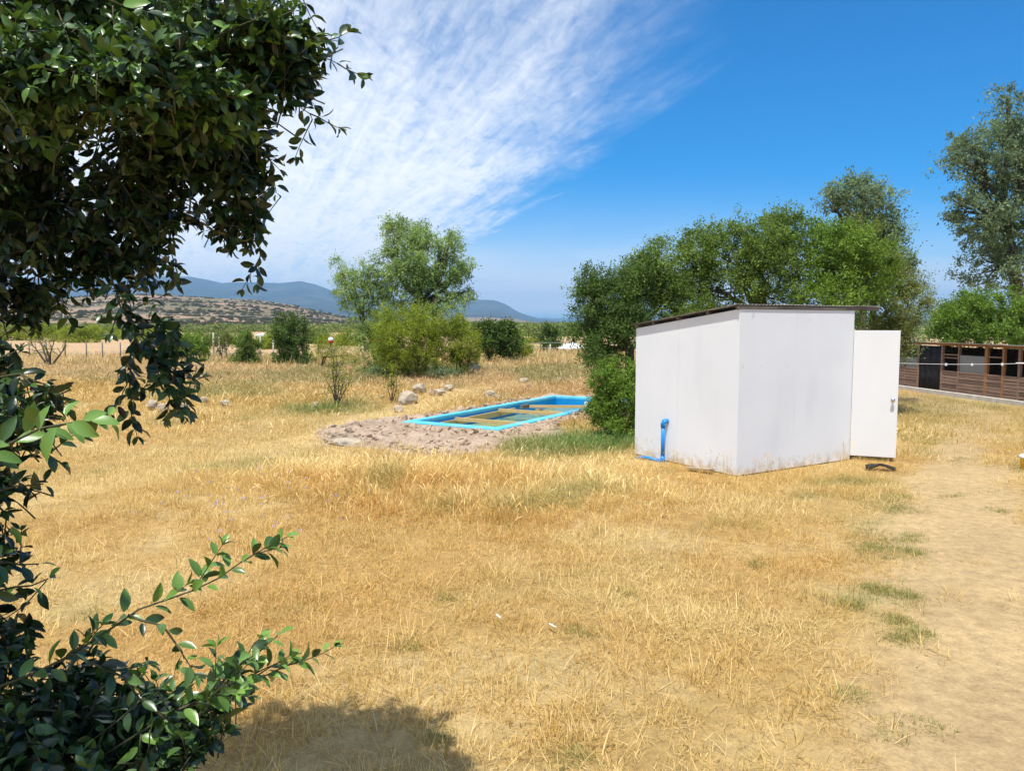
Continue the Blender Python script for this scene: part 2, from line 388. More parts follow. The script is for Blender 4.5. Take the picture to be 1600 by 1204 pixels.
def poly_dist(x, y, P):
    x = np.asarray(x, float); y = np.asarray(y, float); best = np.full(x.shape, 1e9)
    for (ax, ay), (bx, by) in zip(P[:-1], P[1:]):
        dx, dy = bx - ax, by - ay; t = np.clip(((x - ax) * dx + (y - ay) * dy) / (dx * dx + dy * dy), 0, 1)
        best = np.minimum(best, np.hypot(x - ax - t * dx, y - ay - t * dy))
    return best


def pool_uv(x, y):
    dx = np.asarray(x, float) - PO[0]; dy = np.asarray(y, float) - PO[1]
    return dx * PU[0] + dy * PU[1], dx * PV[0] + dy * PV[1]


def pool_gap(x, y):                               # distance outside the pool rectangle (negative inside)
    u, v = pool_uv(x, y)
    return np.maximum(np.maximum(-u, u - PW), np.maximum(-v, v - PL))


def H(x, y):
    x = np.asarray(x, float); y = np.asarray(y, float)
    d = np.hypot(x, y)
    h = (fbm(x, y, 3.0, 1) - 0.5) * 0.10 * sstep(d, 2, 8)
    h = h + (fbm(x, y, 14.0, 2) - 0.5) * 0.25 * sstep(d, 14, 30)
    h = h + 0.16 * np.exp(-(((x + 1.6) / 2.6) ** 2 + ((y - 9.9) / 1.2) ** 2))        # low hump under the tall grass
    bank = sstep(y + 0.25 * x, 18.4, 21.5) * (1 - sstep(x, 3, 9))
    h = h + 0.22 * bank * sstep(pool_gap(x, y), 0.5, 2.5)
    shed = np.exp(-(((x - 3.6) / 2.2) ** 2 + ((y - 12.2) / 2.2) ** 2) ** 2)
    h = h * (1 - 0.9 * shed)
    return h


def Hs(x, y): return float(H(np.array([x]), np.array([y]))[0])


def dirt_amt(x, y):
    d = poly_dist(x, y, PATH) + (fbm(x, y, 0.9, 5) - 0.5) * 0.9
    w = 0.82 - 0.28 * sstep(y, 8, 13)
    a = 1 - sstep(d, w * 0.5, w * 1.45)
    return a * (1 - 0.45 * sstep(y, 12, 16))


def soil_amt(x, y):
    u, v = pool_uv(x, y)
    r = np.hypot(np.maximum(np.maximum(-u, u - PW), 0) * np.where(u > PW, 1.9, 1.7), np.maximum(np.maximum(-v, v - PL), 0) * 0.85)
    r = r + (fbm(x, y, 1.1, 8) - 0.5) * 0.9
    lim = 2.25 - 1.35 * sstep(v, 0.0, 2.0)
    return 1 - sstep(r, lim * 0.75, lim * 1.05)


def track_amt(x, y):
    d = poly_dist(x, y, TRACK) + (fbm(x, y, 1.0, 6) - 0.5) * 0.5
    return 1 - sstep(d, 0.35, 0.8)


def tall_amt(x, y):
    n = (fbm(x, y, 2.2, 9) - 0.5) * 1.6
    a = np.exp(-(((x + 0.9) / 3.2) ** 2 + ((y - 9.9 + 0.12 * x) / 1.8) ** 2) ** 2)
    a2 = sstep(y + 0.45 * x + n, 15.5, 17.5) * (1 - sstep(x, 6.5, 9))
    a3 = 0.5 * np.exp(-(((x - 1.0) / 1.9) ** 2 + ((y - 12.6) / 1.9) ** 2))
    a4 = 0.16 * sstep(n + 0.12 * (y - 10), 0.1, 0.9) * (x < 6)
    return np.clip(np.maximum.reduce([a * (0.7 + fbm(x, y, 0.8, 3) * 0.9), a2, a3, a4]) * (1 - 0.9 * np.clip(1.3 * track_amt(x, y), 0, 1)), 0, 1)


def green_amt(x, y):
    g = np.exp(-(((x - 0.95) / 1.25) ** 2 + ((y - 13.9) / 1.2) ** 2)) * 1.25
    g = np.maximum(g, np.exp(-(((x + 4.6) / 1.3) ** 2 + ((y - 19.4) / 1.1) ** 2)) * 1.0)
    d = poly_dist(x, y, PATH - np.array((0.85, 0))); 
    g = np.maximum(g, np.exp(-(d / 0.4) ** 2) * sstep(fbm(x, y, 0.7, 12, 3), 0.5, 0.68) * 1.1 * sstep(y, 4.2, 6) * (1 - sstep(y, 10.5, 12)))
    g = np.maximum(g, 0.5 * sstep(fbm(x, y, 0.8, 14, 3), 0.64, 0.78))
    g = np.maximum(g, 0.6 * sstep(fbm(x, y, 3.5, 15, 3), 0.5, 0.7) * sstep(y, 14, 20) * (1 - sstep(y, 40, 60)))
    return np.clip(g, 0, 1)


STRAW = np.array((0.68, 0.475, 0.155)); ORANGE = np.array((0.62, 0.37, 0.09)); PALE = np.array((0.75, 0.57, 0.23))
GREEN = np.array((0.20, 0.235, 0.06)); LUSH = np.array((0.11, 0.21, 0.035)); ROSE = np.array((0.58, 0.39, 0.21))


def mixc(a, b, t): return a * (1 - t[:, None]) + b * t[:, None]


def grass_col(x, y, r):
    n = len(x); c = np.tile(STRAW, (n, 1))
    c = mixc(c, ORANGE, np.clip(sstep(fbm(x, y * 1.5, 2.0, 20), 0.47, 0.68) * 0.6 + 0.2 * r.normal(size=n), 0, 1))
    c = mixc(c, PALE, np.clip(sstep(fbm(x, y * 1.4, 1.5, 24), 0.47, 0.64) * 0.95 + 0.2 * r.normal(size=n), 0, 1))
    c = mixc(c, PALE, track_amt(x, y) * 0.8)
    c = mixc(c, ROSE, sstep(y + 0.3 * x, 19, 24) * 0.6)
    c = mixc(c, PALE * 0.95, sstep(y, 27, 40) * 0.45)
    g = green_amt(x, y)
    c = mixc(c, GREEN, np.clip(g * 1.1 * (0.55 + 0.6 * r.random(n)), 0, 1))
    lush = np.exp(-(((x - 1.4) / 0.9) ** 2 + ((y - 14.2) / 0.8) ** 2)) + np.exp(-(((x + 4.9) / 0.7) ** 2 + ((y - 19.2) / 0.8) ** 2))
    c = mixc(c, LUSH, np.clip(lush * (0.5 + 0.7 * r.random(n)), 0, 1))
    return c


def make_ground():
    ang = np.concatenate([np.radians(np.linspace(-48, 48, 300)), np.radians(np.linspace(48, 312, 56))[1:-1]])
    rad = [0.25]
    while rad[-1] < 11000: rad.append(rad[-1] * (1.024 if rad[-1] < 120 else 1.07))
    rad = np.array(rad); na, nr = len(ang), len(rad)
    A, R = np.meshgrid(ang, rad); X = (np.sin(A) * R).ravel(); Y = (np.cos(A) * R).ravel()
    Z = H(X, Y)
    far = np.hypot(X, Y)
    Z = Z * (1 - sstep(far, 60, 140))
    V = np.stack([X, Y, Z], 1)
    i = np.arange(nr - 1)[:, None] * na; j = np.arange(na)[None, :]; k = (j + 1) % na
    Fq = np.stack([i + j, i + k, i + na + k, i + na + j], -1).reshape(-1, 4)
    # centre cap left open at 0.25 m radius is filled by a fan vertex
    gap = pool_gap(X, Y)
    keep = ~((gap[Fq] < 0.35).all(1)); Fq = Fq[keep]
    # colours
    c = np.tile(np.array((0.40, 0.265, 0.10)), (len(X), 1))
    c = mixc(c, np.array((0.42, 0.25, 0.085)), sstep(fbm(X, Y, 2.4, 20), 0.42, 0.68) * 0.7)
    c = mixc(c, np.array((0.50, 0.37, 0.175)), sstep(fbm(X, Y, 1.5, 24), 0.48, 0.7) * 0.7)
    c = mixc(c, np.array((0.30, 0.26, 0.10)), green_amt(X, Y) * 0.5)
    c = mixc(c, np.array((0.47, 0.33, 0.165)), dirt_amt(X, Y))
    c = mixc(c, np.array((0.62, 0.46, 0.22)), track_amt(X, Y) * 0.5)
    c = mixc(c, np.array((0.42, 0.305, 0.215)), soil_amt(X, Y))
    c = mixc(c, np.array((0.52, 0.35, 0.20)), sstep(far, 30, 60) * 0.8)
    fieldn = fbm(X, Y, 160, 30)
    c = mixc(c, np.array((0.17, 0.20, 0.06)), sstep(far, 95, 180) * sstep(fieldn, 0.30, 0.5))
    c = mixc(c, np.array((0.10, 0.14, 0.05)), sstep(far, 300, 900))
    me = np_mesh('ground', V, Fq, True, {'gcol': ('FLOAT_COLOR', 'POINT', np.concatenate([c, np.ones((len(X), 1))], 1).astype(np.float32))})
    o = obj('ground', me, M['ground']); tag(o, kind='structure')


make_ground()


def make_mound():
    # soil turned out of the pit, laid round the pool (pool frame u across, v along)
    us = np.concatenate([np.linspace(-2.8, -0.0, 42), np.linspace(0, PW, 36)[1:-1], np.linspace(PW, PW + 2.4, 30)])
    vs = np.concatenate([np.linspace(-3.8, 0, 62), np.linspace(0, PL, 80)[1:-1], np.linspace(PL, PL + 1.6, 16)])
    U, Vv = np.meshgrid(us, vs); sh = U.shape
    u = U.ravel(); v = Vv.ravel()
    X = PO[0] + u * PU[0] + v * PV[0]; Y = PO[1] + u * PU[1] + v * PV[1]
    s = soil_amt(X, Y)
    gap = pool_gap(X, Y)
    near = np.exp(-np.maximum(gap, 0) / 0.9)
    Z = H(X, Y) + s * (0.045 + 0.05 * near + (fbm(X, Y, 0.30, 40, 4) - 0.5) * 0.20 + (fbm(X, Y, 0.9, 43, 3) - 0.55) * 0.08 * sstep(gap, 0.0, 0.4)) - 0.09 * (1 - sstep(s, 0.0, 0.35))
    lim = 0.095
    Z = np.where(gap < 0.12, np.minimum(Z, lim), Z); Z = np.where((gap < 0.05), lim - 0.01, Z)
    c = np.tile(np.array((0.42, 0.305, 0.215)), (len(X), 1)); c = mixc(c, np.array((0.52, 0.39, 0.285)), sstep(fbm(X, Y, 0.8, 44), 0.4, 0.7)); c = mixc(c, np.array((0.40, 0.26, 0.17)), sstep(fbm(X, Y, 0.25, 47), 0.55, 0.75) * 0.6)
    nv, nu = sh; i = np.arange(nv - 1)[:, None] * nu; j = np.arange(nu - 1)[None, :]
    Fq = np.stack([i + j, i + nu + j, i + nu + j + 1, i + j + 1], -1).reshape(-1, 4)
    inside = (gap[Fq] < 0.001).all(1); Fq = Fq[~inside]
    me = np_mesh('dirt_mound', np.stack([X, Y, Z], 1), Fq, True, {'gcol': ('FLOAT_COLOR', 'POINT', np.concatenate([c, np.ones((len(X), 1))], 1).astype(np.float32))})
    o = obj('dirt_mound', me, M['soil']); tag(o, kind='structure')


make_mound()


# hills and mountains
def hill_mat(name, bare, scrub, dark, s1, s2, bias):
    m, nt, N, L, P = material(name)
    tc = N.new('ShaderNodeTexCoord')
    a = N.new('ShaderNodeTexNoise'); a.inputs['Scale'].default_value = s1; a.inputs['Detail'].default_value = 7; a.inputs['Roughness'].default_value = 0.65; L.new(tc.outputs['Object'], a.inputs['Vector'])
    r = N.new('ShaderNodeValToRGB'); r.color_ramp.elements[0].position = bias - 0.07; r.color_ramp.elements[1].position = bias + 0.07
    r.color_ramp.elements[0].color = (*scrub, 1); r.color_ramp.elements[1].color = (*bare, 1); L.new(a.outputs['Fac'], r.inputs[0])
    b = N.new('ShaderNodeTexNoise'); b.inputs['Scale'].default_value = s2; b.inputs['Detail'].default_value = 5; L.new(tc.outputs['Object'], b.inputs['Vector'])
    mr = N.new('ShaderNodeMapRange'); mr.inputs[1].default_value = 0.5; mr.inputs[2].default_value = 0.62; L.new(b.outputs['Fac'], mr.inputs[0])
    mx = N.new('ShaderNodeMixRGB'); L.new(mr.outputs[0], mx.inputs[0]); L.new(r.outputs[0], mx.inputs[1]); mx.inputs[2].default_value = (*dark, 1)
    L.new(mx.outputs[0], P.inputs['Base Color']); P.inputs['Roughness'].default_value = 1.0; P.inputs['Specular IOR Level'].default_value = 0.0
    return m


def make_hill(name, prof, d0, d1, d2, mat, seed, rough, nx=420, ny=60, lift=4.0):
    prof = np.array(prof, float); az = np.linspace(prof[0, 0], prof[-1, 0], nx)
    ry = np.interp(az, prof[:, 0], prof[:, 1])
    ry = ry - lift * np.clip((506 - ry) / 30, 0, 1)
    tan = (505 - ry) / F
    zr = np.maximum(CAMH + tan * d1, -1.0)
    t = np.concatenate([np.linspace(0, 1, ny), 1 + np.linspace(0, 1, 12)[1:]])
    A, T = np.meshgrid((az - 800) / F, t); ZR = np.tile(zr, (len(t), 1))
    D = np.where(T <= 1, d0 + (d1 - d0) * T, d1 + (d2 - d1) * (T - 1))
    S = np.where(T <= 1, (T * 0.65 + 0.35 * T * T), 1 - (T - 1) ** 1.5 * 1.05)
    X = A * D; Y = D
    n = fbm(X, Y, (d1 - d0) * 0.30, seed, 5) - 0.5
    env = np.sin(np.pi * np.clip(T, 0, 1)) ** 0.8
    Z = -1.5 + (ZR + 1.5) * S + n * rough * env * (0.3 + ZR / max(zr.max(), 1))
    Z = Z + np.where(np.abs(T - 1) < 0.05, (fbm(X, Y, (d1 - d0) * 0.03, seed + 9, 3) - 0.5) * rough * 0.06, 0)
    nr, nc = T.shape; i = np.arange(nr - 1)[:, None] * nc; j = np.arange(nc - 1)[None, :]
    Fq = np.stack([i + j, i + j + 1, i + nc + j + 1, i + nc + j], -1).reshape(-1, 4)
    V = np.stack([X.ravel(), Y.ravel(), Z.ravel()], 1)
    o = obj(name, np_mesh(name, V, Fq, True), mat); tag(o, kind='structure'); return V, T.ravel()


hillm = hill_mat('scrub_hillside', (0.37, 0.245, 0.175), (0.19, 0.165, 0.10), (0.085, 0.09, 0.045), 0.018, 0.10, 0.5)
mtnm = hill_mat('forested_mountain', (0.11, 0.11, 0.09), (0.05, 0.065, 0.05), (0.035, 0.05, 0.04), 0.0022, 0.008, 0.56)
HV, HT = make_hill('scrub_hill', [(-700, 470), (-300, 476), (-60, 470), (60, 476), (130, 468), (190, 464), (250, 465), (330, 470), (400, 473), (450, 479), (500, 489), (560, 500), (640, 507)], 240, 900, 1500, hillm, 51, 10)
make_hill('low_brown_hill', [(560, 506), (700, 498), (760, 497), (800, 499), (830, 503), (870, 507)], 1500, 2300, 2900, hillm, 55, 8, 160, 30)
make_hill('blue_mountain', [(-900, 420), (-500, 440), (-100, 446), (60, 440), (180, 437), (240, 436), (300, 437), (330, 442), (350, 447), (400, 446), (440, 447), (472, 444), (500, 451), (530, 462), (600, 474), (680, 471), (740, 472), (775, 474), (790, 479), (812, 491), (840, 498), (870, 503), (905, 507)], 3400, 6200, 9000, mtnm, 61, 150)
make_hill('far_mountain', [(760, 506), (815, 500), (850, 498), (885, 499), (920, 496), (980, 494), (1060, 499), (1180, 493), (1400, 497), (1600, 490), (1900, 494)], 7500, 9200, 10500, mtnm, 66, 120, 240, 30)


# ------------------------------------------------------------------ scattering (grass, scrub): instances of small clumps on points
def scatter(name, pts, rot, scl, idx, colr, protos, mat, label=None, cat=None):
    n = len(pts)
    me = bpy.data.meshes.new(name); me.vertices.add(n); me.vertices.foreach_set('co', np.asarray(pts, np.float32).ravel())
    for nm, ty, key, data in (('rot', 'FLOAT_VECTOR', 'vector', rot), ('scl', 'FLOAT_VECTOR', 'vector', scl), ('idx', 'INT', 'value', idx)):
        a = me.attributes.new(nm, ty, 'POINT'); a.data.foreach_set(key, np.asarray(data, np.int32 if ty == 'INT' else np.float32).ravel())
    a = me.attributes.new('gcol', 'FLOAT_COLOR', 'POINT'); a.data.foreach_set('color', np.concatenate([colr, np.ones((n, 1))], 1).astype(np.float32).ravel())
    me.update(); o = obj(name, me)
    c = bpy.data.collections.new(name + '_clumps')
    for k, pm in enumerate(protos):
        if not pm.materials: pm.materials.append(mat)
        po = bpy.data.objects.new('%s_clump_%02d' % (name, k), pm); c.objects.link(po)
    ng = bpy.data.node_groups.new(name + '_scatter', 'GeometryNodeTree')
    ng.interface.new_socket('Geometry', in_out='INPUT', socket_type='NodeSocketGeometry'); ng.interface.new_socket('Geometry', in_out='OUTPUT', socket_type='NodeSocketGeometry')
    N, L = ng.nodes, ng.links
    gi = N.new('NodeGroupInput'); go = N.new('NodeGroupOutput'); iop = N.new('GeometryNodeInstanceOnPoints'); ci = N.new('GeometryNodeCollectionInfo')
    ci.inputs['Collection'].default_value = c; ci.inputs['Separate Children'].default_value = True; ci.inputs['Reset Children'].default_value = True

    def na(nm, ty):
        k = N.new('GeometryNodeInputNamedAttribute'); k.data_type = ty; k.inputs['Name'].default_value = nm
        return next(s for s in k.outputs if s.enabled and s.name == 'Attribute')
    L.new(gi.outputs[0], iop.inputs['Points']); L.new(ci.outputs[0], iop.inputs['Instance']); iop.inputs['Pick Instance'].default_value = True
    L.new(na('idx', 'INT'), iop.inputs['Instance Index']); L.new(na('rot', 'FLOAT_VECTOR'), iop.inputs['Rotation']); L.new(na('scl', 'FLOAT_VECTOR'), iop.inputs['Scale'])
    L.new(iop.outputs[0], go.inputs[0])
    md = o.modifiers.new('scatter', 'NODES'); md.node_group = ng
    tag(o, label, cat, kind='stuff'); return o


def grass_clump(seed, n, rad, hmin, hmax, width, lean, curl=0.5, heads=0.0, seg=3):
    r = np.random.default_rng(seed); V = []; Fc = []; T = []
    for b in range(n):
        a = r.random() * 2 * math.pi; d = rad * math.sqrt(r.random()); p = np.array((d * math.cos(a), d * math.sin(a), -0.01))
        h = hmin + (hmax - hmin) * r.random() ** 1.3; az = a + r.normal() * 1.2 if r.random() < 0.7 else r.random() * 6.28
        el = math.pi / 2 - abs(r.normal()) * lean; el = max(el, 0.05)
        w = width * (0.6 + 0.8 * r.random()); tv = r.random(); k0 = len(V)
        dirh = np.array((math.cos(az), math.sin(az), 0)); sv = np.array((-math.sin(az), math.cos(az), 0)); 
        tw = r.normal() * 0.7; sd = sv * math.cos(tw) + np.array((0, 0, 1)) * math.sin(tw) * 0.5
        cu = curl * (0.3 + r.random())
        for s in range(seg + 1):
            t = s / seg; ww = w * (1 - t ** 2 * 0.85) * 0.5
            if heads and t > 0.6 and r.random() < heads: ww = w * 1.7
            V += [p - sd * ww, p + sd * ww]; T += [np.clip(tv + 0.15 * t, 0, 1)] * 2
            e = el - cu * t; p = p + (dirh * math.cos(e) + np.array((0, 0, 1)) * math.sin(e)) * h / seg
        for s in range(seg): i = k0 + 2 * s; Fc.append((i, i + 1, i + 3, i + 2))
    V = np.array(V); V[:, 2] = np.maximum(V[:, 2], -0.01)
    return np_mesh('grass_clump', V, np.array(Fc), False, {'tint': ('FLOAT', 'POINT', np.array(T, np.float32))})


def sector_points(r, d0, d1, dens, half=0.86):
    area = half * 1.0 * (d1 * d1 - d0 * d0); n = int(area * dens)
    d = np.sqrt(d0 * d0 + (d1 * d1 - d0 * d0) * r.random(n)); x = d * half * (2 * r.random(n) - 1)
    return x, d


SHA = math.radians(31.5); SHC = np.array((3.22, 10.91)); SX = np.array((math.cos(SHA), math.sin(SHA))); SY = np.array((-math.sin(SHA), math.cos(SHA)))
SHW, SHL = 2.60, 2.22


def in_shed(x, y, m=0.0):
    dx = x - SHC[0]; dy = y - SHC[1]; a = dx * SX[0] + dy * SX[1]; b = dx * SY[0] + dy * SY[1]
    return (a > -m) & (a < SHW + m) & (b > -m) & (b < SHL + m)


def clear(x, y):
    return (pool_gap(x, y) > 0.06) & ~in_shed(x, y, 0.03) & ~((x > 13.0) & (y > 12) & (y < 31) & (x < 17))


def make_grass():
    r = np.random.default_rng(3)
    short = [grass_clump(100 + k, 56, 0.13, 0.02, 0.085, 0.0044, 0.95, 0.7) for k in range(6)]
    mat_ = [grass_clump(130 + k, 46, 0.16, 0.06, 0.19, 0.0042, 1.2, 0.5) for k in range(4)]      # trodden, lying straw
    tall = [grass_clump(160 + k, 44, 0.13, 0.10, 0.37, 0.0040, 0.6, 1.0, 0.15, 4) for k in range(6)]
    tallf = [grass_clump(190 + k, 38, 0.28, 0.08, 0.34, 0.007, 0.75, 0.9, 0.2, 3) for k in range(5)]
    shortf = [grass_clump(220 + k, 46, 0.30, 0.03, 0.12, 0.007, 0.95, 0.6) for k in range(5)]
    farc = [grass_clump(250 + k, 50, 0.9, 0.12, 0.36, 0.025, 0.5, 0.5) for k in range(4)]

    def put(name, protos, x, y, s, hz=1.0, tilt=0.12, label=None, gain=1.0):
        n = len(x); z = H(x, y) + np.where(soil_amt(x, y) > 0.3, 0.05, 0)
        rot = np.stack([r.normal(size=n) * tilt, r.normal(size=n) * tilt, r.random(n) * 6.283], 1)
        sc_ = np.stack([s, s, s * hz], 1)
        scatter(name, np.stack([x, y, z], 1), rot, sc_, r.integers(0, len(protos), n), np.clip(grass_col(x, y, r) * gain, 0, 0.85), protos, M['grass'], label, 'grass')
    # near turf
    x, y = sector_points(r, 2.6, 12.5, 105)
    cov = 0.9 - 0.96 * dirt_amt(x, y); cov = cov * (0.35 + 0.65 * sstep(fbm(x, y, 1.1, 33, 3), 0.36, 0.56))
    k = (r.random(len(x)) < cov) & clear(x, y) & (soil_amt(x, y) < 0.5); x, y = x[k], y[k]
    thin = 1 - 0.4 * dirt_amt(x, y)
    put('dry_turf', short, x, y, (0.6 + 0.55 * r.random(len(x))) * thin, 1.0, 0.15, 'short dry straw-coloured turf across the foreground')
    x, y = sector_points(r, 2.6, 13, 52); k = (r.random(len(x)) < np.maximum((1 - 1.05 * dirt_amt(x, y)) * (0.4 + 0.6 * sstep(fbm(x, y, 1.3, 37, 3), 0.38, 0.58)), 0.03)) & clear(x, y) & (soil_amt(x, y) < 0.4); x, y = x[k], y[k]
    put('trodden_straw', mat_, x, y, 0.6 + 0.7 * r.random(len(x)), 0.8, 0.1, 'trodden straw lying flat on the foreground turf')
    # mid turf
    x, y = sector_points(r, 12.2, 32, 22); k = (r.random(len(x)) < 1 - 0.95 * dirt_amt(x, y)) & clear(x, y) & (soil_amt(x, y) < 0.45); x, y = x[k], y[k]
    put('mid_turf', shortf, x, y, 0.7 + 0.6 * r.random(len(x)), 1.0, 0.12, 'dry short grass around the shed and pool')
    # tall grass
    x, y = sector_points(r, 6.5, 14.5, 60); t = tall_amt(x, y); k = (r.random(len(x)) < t * 0.9) & clear(x, y) & (dirt_amt(x, y) < 0.2) & (soil_amt(x, y) < 0.45) & ~in_shed(x, y, 0.35); x, y, t = x[k], y[k], t[k]
    put('tall_golden_grass', tall, x, y, (0.56 + 0.6 * r.random(len(x))) * (0.55 + 0.45 * t), 1.0, 0.2, 'tall golden grass on the low hump before the pool', 1.10)
    x, y = sector_points(r, 14.3, 36, 26); t = tall_amt(x, y); k = (r.random(len(x)) < t * 0.95) & clear(x, y) & (dirt_amt(x, y) < 0.2) & (soil_amt(x, y) < 0.3); x, y, t = x[k], y[k], t[k]
    put('bank_grass', tallf, x, y, (0.65 + 0.5 * r.random(len(x))), 1.0, 0.15, 'tall reddish dry grass on the bank behind the pool')
    x, y = sector_points(r, 34, 62, 3.0); k = clear(x, y) & ((y < 47) | (x > -4)) & (r.random(len(x)) < 1.25 - y / 62); x, y = x[k], y[k]
    put('field_grass', farc, x, y, 0.8 + 0.6 * r.random(len(x)), 1.0, 0.1, 'pale dry grass of the field far behind')
    # green tufts along the path and in the turf
    tx = []; ty = []
    for px, py, hw, hh, k in ((1385, 778, 40, 9, 60), (1400, 795, 30, 8, 40), (1380, 855, 34, 16, 90), (1425, 838, 18, 7, 26), (1428, 862, 14, 6, 20), (1368, 918, 26, 9, 40), (1420, 928, 16, 8, 26), (1335, 942, 14, 6, 16), (1398, 968, 18, 8, 26), (1412, 996, 20, 8, 26), (1440, 988, 14, 5, 14), (1190, 880, 14, 8, 18), (1490, 775, 20, 4, 12), (1560, 800, 14, 4, 10), (700, 935, 18, 6, 10), (985, 925, 26, 8, 14), (640, 1010, 12, 5, 8), (780, 815, 30, 14, 34), (900, 985, 34, 10, 14), (1380, 1135, 34, 14, 7), (1450, 1140, 26, 12, 5), (690, 1150, 14, 10, 10), (1330, 1085, 30, 12, 10), (900, 1185, 40, 14, 16), (180, 735, 30, 8, 30), (150, 740, 14, 8, 20), (1500, 720, 30, 6, 14)):
        for _ in range(k): q = gp(px + hw * r.normal() * 0.6, py + hh * r.normal() * 0.6); tx.append(q[0]); ty.append(q[1])
    x = np.array(tx); y = np.array(ty); n = len(x); z = H(x, y)
    cg = mixc(np.tile(np.array((0.22, 0.245, 0.055)), (n, 1)), np.array((0.36, 0.32, 0.09)), r.random(n))
    scatter('green_tufts', np.stack([x, y, z], 1), np.stack([r.normal(size=n) * 0.1, r.normal(size=n) * 0.1, r.random(n) * 6.28], 1), np.stack([0.5 + 0.4 * r.random(n)] * 3, 1) * np.array((1, 1, 0.85)), r.integers(0, 6, n), cg, [q.copy() for q in short], M['grass'], 'olive green tufts beside the dirt path and in the turf', 'grass')
    # greener strip from the front of the pool to the foot of the bush
    q = np.array([gp(790 + 195 * t + 10 * r.normal(), 704 - 16 * t + (9 - 3 * t) * r.normal()) for t in r.random(620)]); x, y = q[:, 0], q[:, 1]; k = clear(x, y); x, y = x[k], y[k]; n = len(x)
    t = np.clip((x + 0.3) / 2.2 + 0.2 * r.normal(size=n), 0, 1); cg = mixc(np.tile(np.array((0.36, 0.33, 0.10)), (n, 1)), np.array((0.13, 0.24, 0.04)), t)
    scatter('green_strip', np.stack([x, y, H(x, y)], 1), np.stack([r.normal(size=n) * 0.15, r.normal(size=n) * 0.15, r.random(n) * 6.28], 1), np.stack([0.55 + 0.4 * r.random(n)] * 3, 1) * np.array((1, 1, 0.8)), r.integers(0, 6, n), cg, [q_.copy() for q_ in tall], M['grass'], 'greener grass between the pool front and the low bush', 'grass')
    # weeds at the foot of the shed walls
    n = 46; s = r.random(n) ** 1.0; left = r.random(n) < 0.55
    a = np.where(left, -0.06 - 0.08 * r.random(n), s * SHW); b = np.where(left, s * SHL, -0.06 - 0.08 * r.random(n))
    x = SHC[0] + a * SX[0] + b * SY[0]; y = SHC[1] + a * SX[1] + b * SY[1]
    thinp = [grass_clump(300 + k, 7, 0.06, 0.12, 0.42, 0.0035, 0.22, 0.35, 0.4, 5) for k in range(4)]
    put('wall_weeds', thinp, x, y, 0.5 + 0.6 * r.random(n), 1.0, 0.1, 'thin dry weed stalks at the foot of the white shed')


make_grass()


# ------------------------------------------------------------------ foliage
def unit(v): return v / np.maximum(np.linalg.norm(v, axis=-1, keepdims=True), 1e-9)


def leaf_quads(C, D, Nn, ln, wd, tint):
    """folded two-triangle leaves: base C, along D, facing Nn"""
    D = unit(D); S = unit(np.cross(D, Nn)); Nn = np.cross(S, D); n = len(C); ln = ln[:, None]; wd = wd[:, None]
    mid = C + D * ln * 0.45 - Nn * wd * 0.18
    V = np.stack([C, mid + S * wd * 0.5 + Nn * wd * 0.2, C + D * ln - Nn * ln * 0.1, mid - S * wd * 0.5 + Nn * wd * 0.2], 1).reshape(-1, 3)
    b = np.arange(n)[:, None] * 4
    Fc = np.concatenate([b + np.array((0, 1, 2)), b + np.array((0, 2, 3))], 0)
    return V, Fc, np.repeat(tint, 4)


def crown(lobes, n_cl, per, cr, leaf, r, shell=0.5, droop=0.0, aspect=0.5, twigs=5):
    """lobes (cx,cy,cz,rx,ry,rz); returns clump centres and leaf arrays"""
    lobes = np.array(lobes, float); vol = lobes[:, 3] * lobes[:, 4] * lobes[:, 5]; w = vol ** 0.75; w /= w.sum()
    li = r.choice(len(lobes), n_cl, p=w); q = unit(r.normal(size=(n_cl, 3)))
    rad = shell + (1 - shell) * r.random(n_cl) ** 0.6; rad = np.where(r.random(n_cl) < 0.15, r.random(n_cl), rad)
    cc = lobes[li, :3] + q * rad[:, None] * lobes[li, 3:]
    out = unit(q / lobes[li, 3:])
    ctint = np.clip(0.45 + 0.22 * r.normal(size=n_cl), 0.05, 0.95)
    crs = cr * (0.6 + 0.8 * r.random(n_cl))
    # twigs
    nt = n_cl * twigs; ti = np.repeat(np.arange(n_cl), twigs)
    td = unit(out[ti] * 0.7 + r.normal(size=(nt, 3)) * 0.75 + np.array((0, 0, 0.25 - droop)))
    tl = crs[ti] * (0.5 + 0.9 * r.random(nt) ** 1.5)
    k = max(1, per // twigs); nl = nt * k; ii = np.repeat(np.arange(nt), k); f = r.random(nl) ** 0.7
    base = cc[ti][ii] + td[ii] * (tl[ii] * f)[:, None] + r.normal(size=(nl, 3)) * (crs[ti][ii] * 0.16)[:, None]
    base[:, 2] -= droop * (f * tl[ii]) ** 2 * 1.2
    D = unit(td[ii] * 0.7 + r.normal(size=(nl, 3)) * 0.8 + np.array((0, 0, -droop))); Nn = unit(r.normal(size=(nl, 3)) * 0.8 + np.array((0, 0, 0.9)) + 0.4 * td[ii])
    ln = leaf * (0.6 + 0.8 * r.random(nl)); tint = np.clip(ctint[ti][ii] + 0.18 * r.normal(size=nl), 0, 1)
    return cc, li, leaf_quads(base, D, Nn, ln, ln * aspect, tint)


def bent(p, q, r, k=5, wob=0.08):
    p = np.array(p, float); q = np.array(q, float); L = np.linalg.norm(q - p); pts = []
    o1 = r.normal(size=3) * wob * L
    for i in range(k + 1):
        t = i / k; pts.append(p + (q - p) * t + o1 * math.sin(math.pi * t) + np.array((0, 0, 1)) * (-0.06 * L * math.sin(math.pi * t)) + (r.normal(size=3) * wob * 0.25 * L / k if 0 < i < k else 0))
    return pts


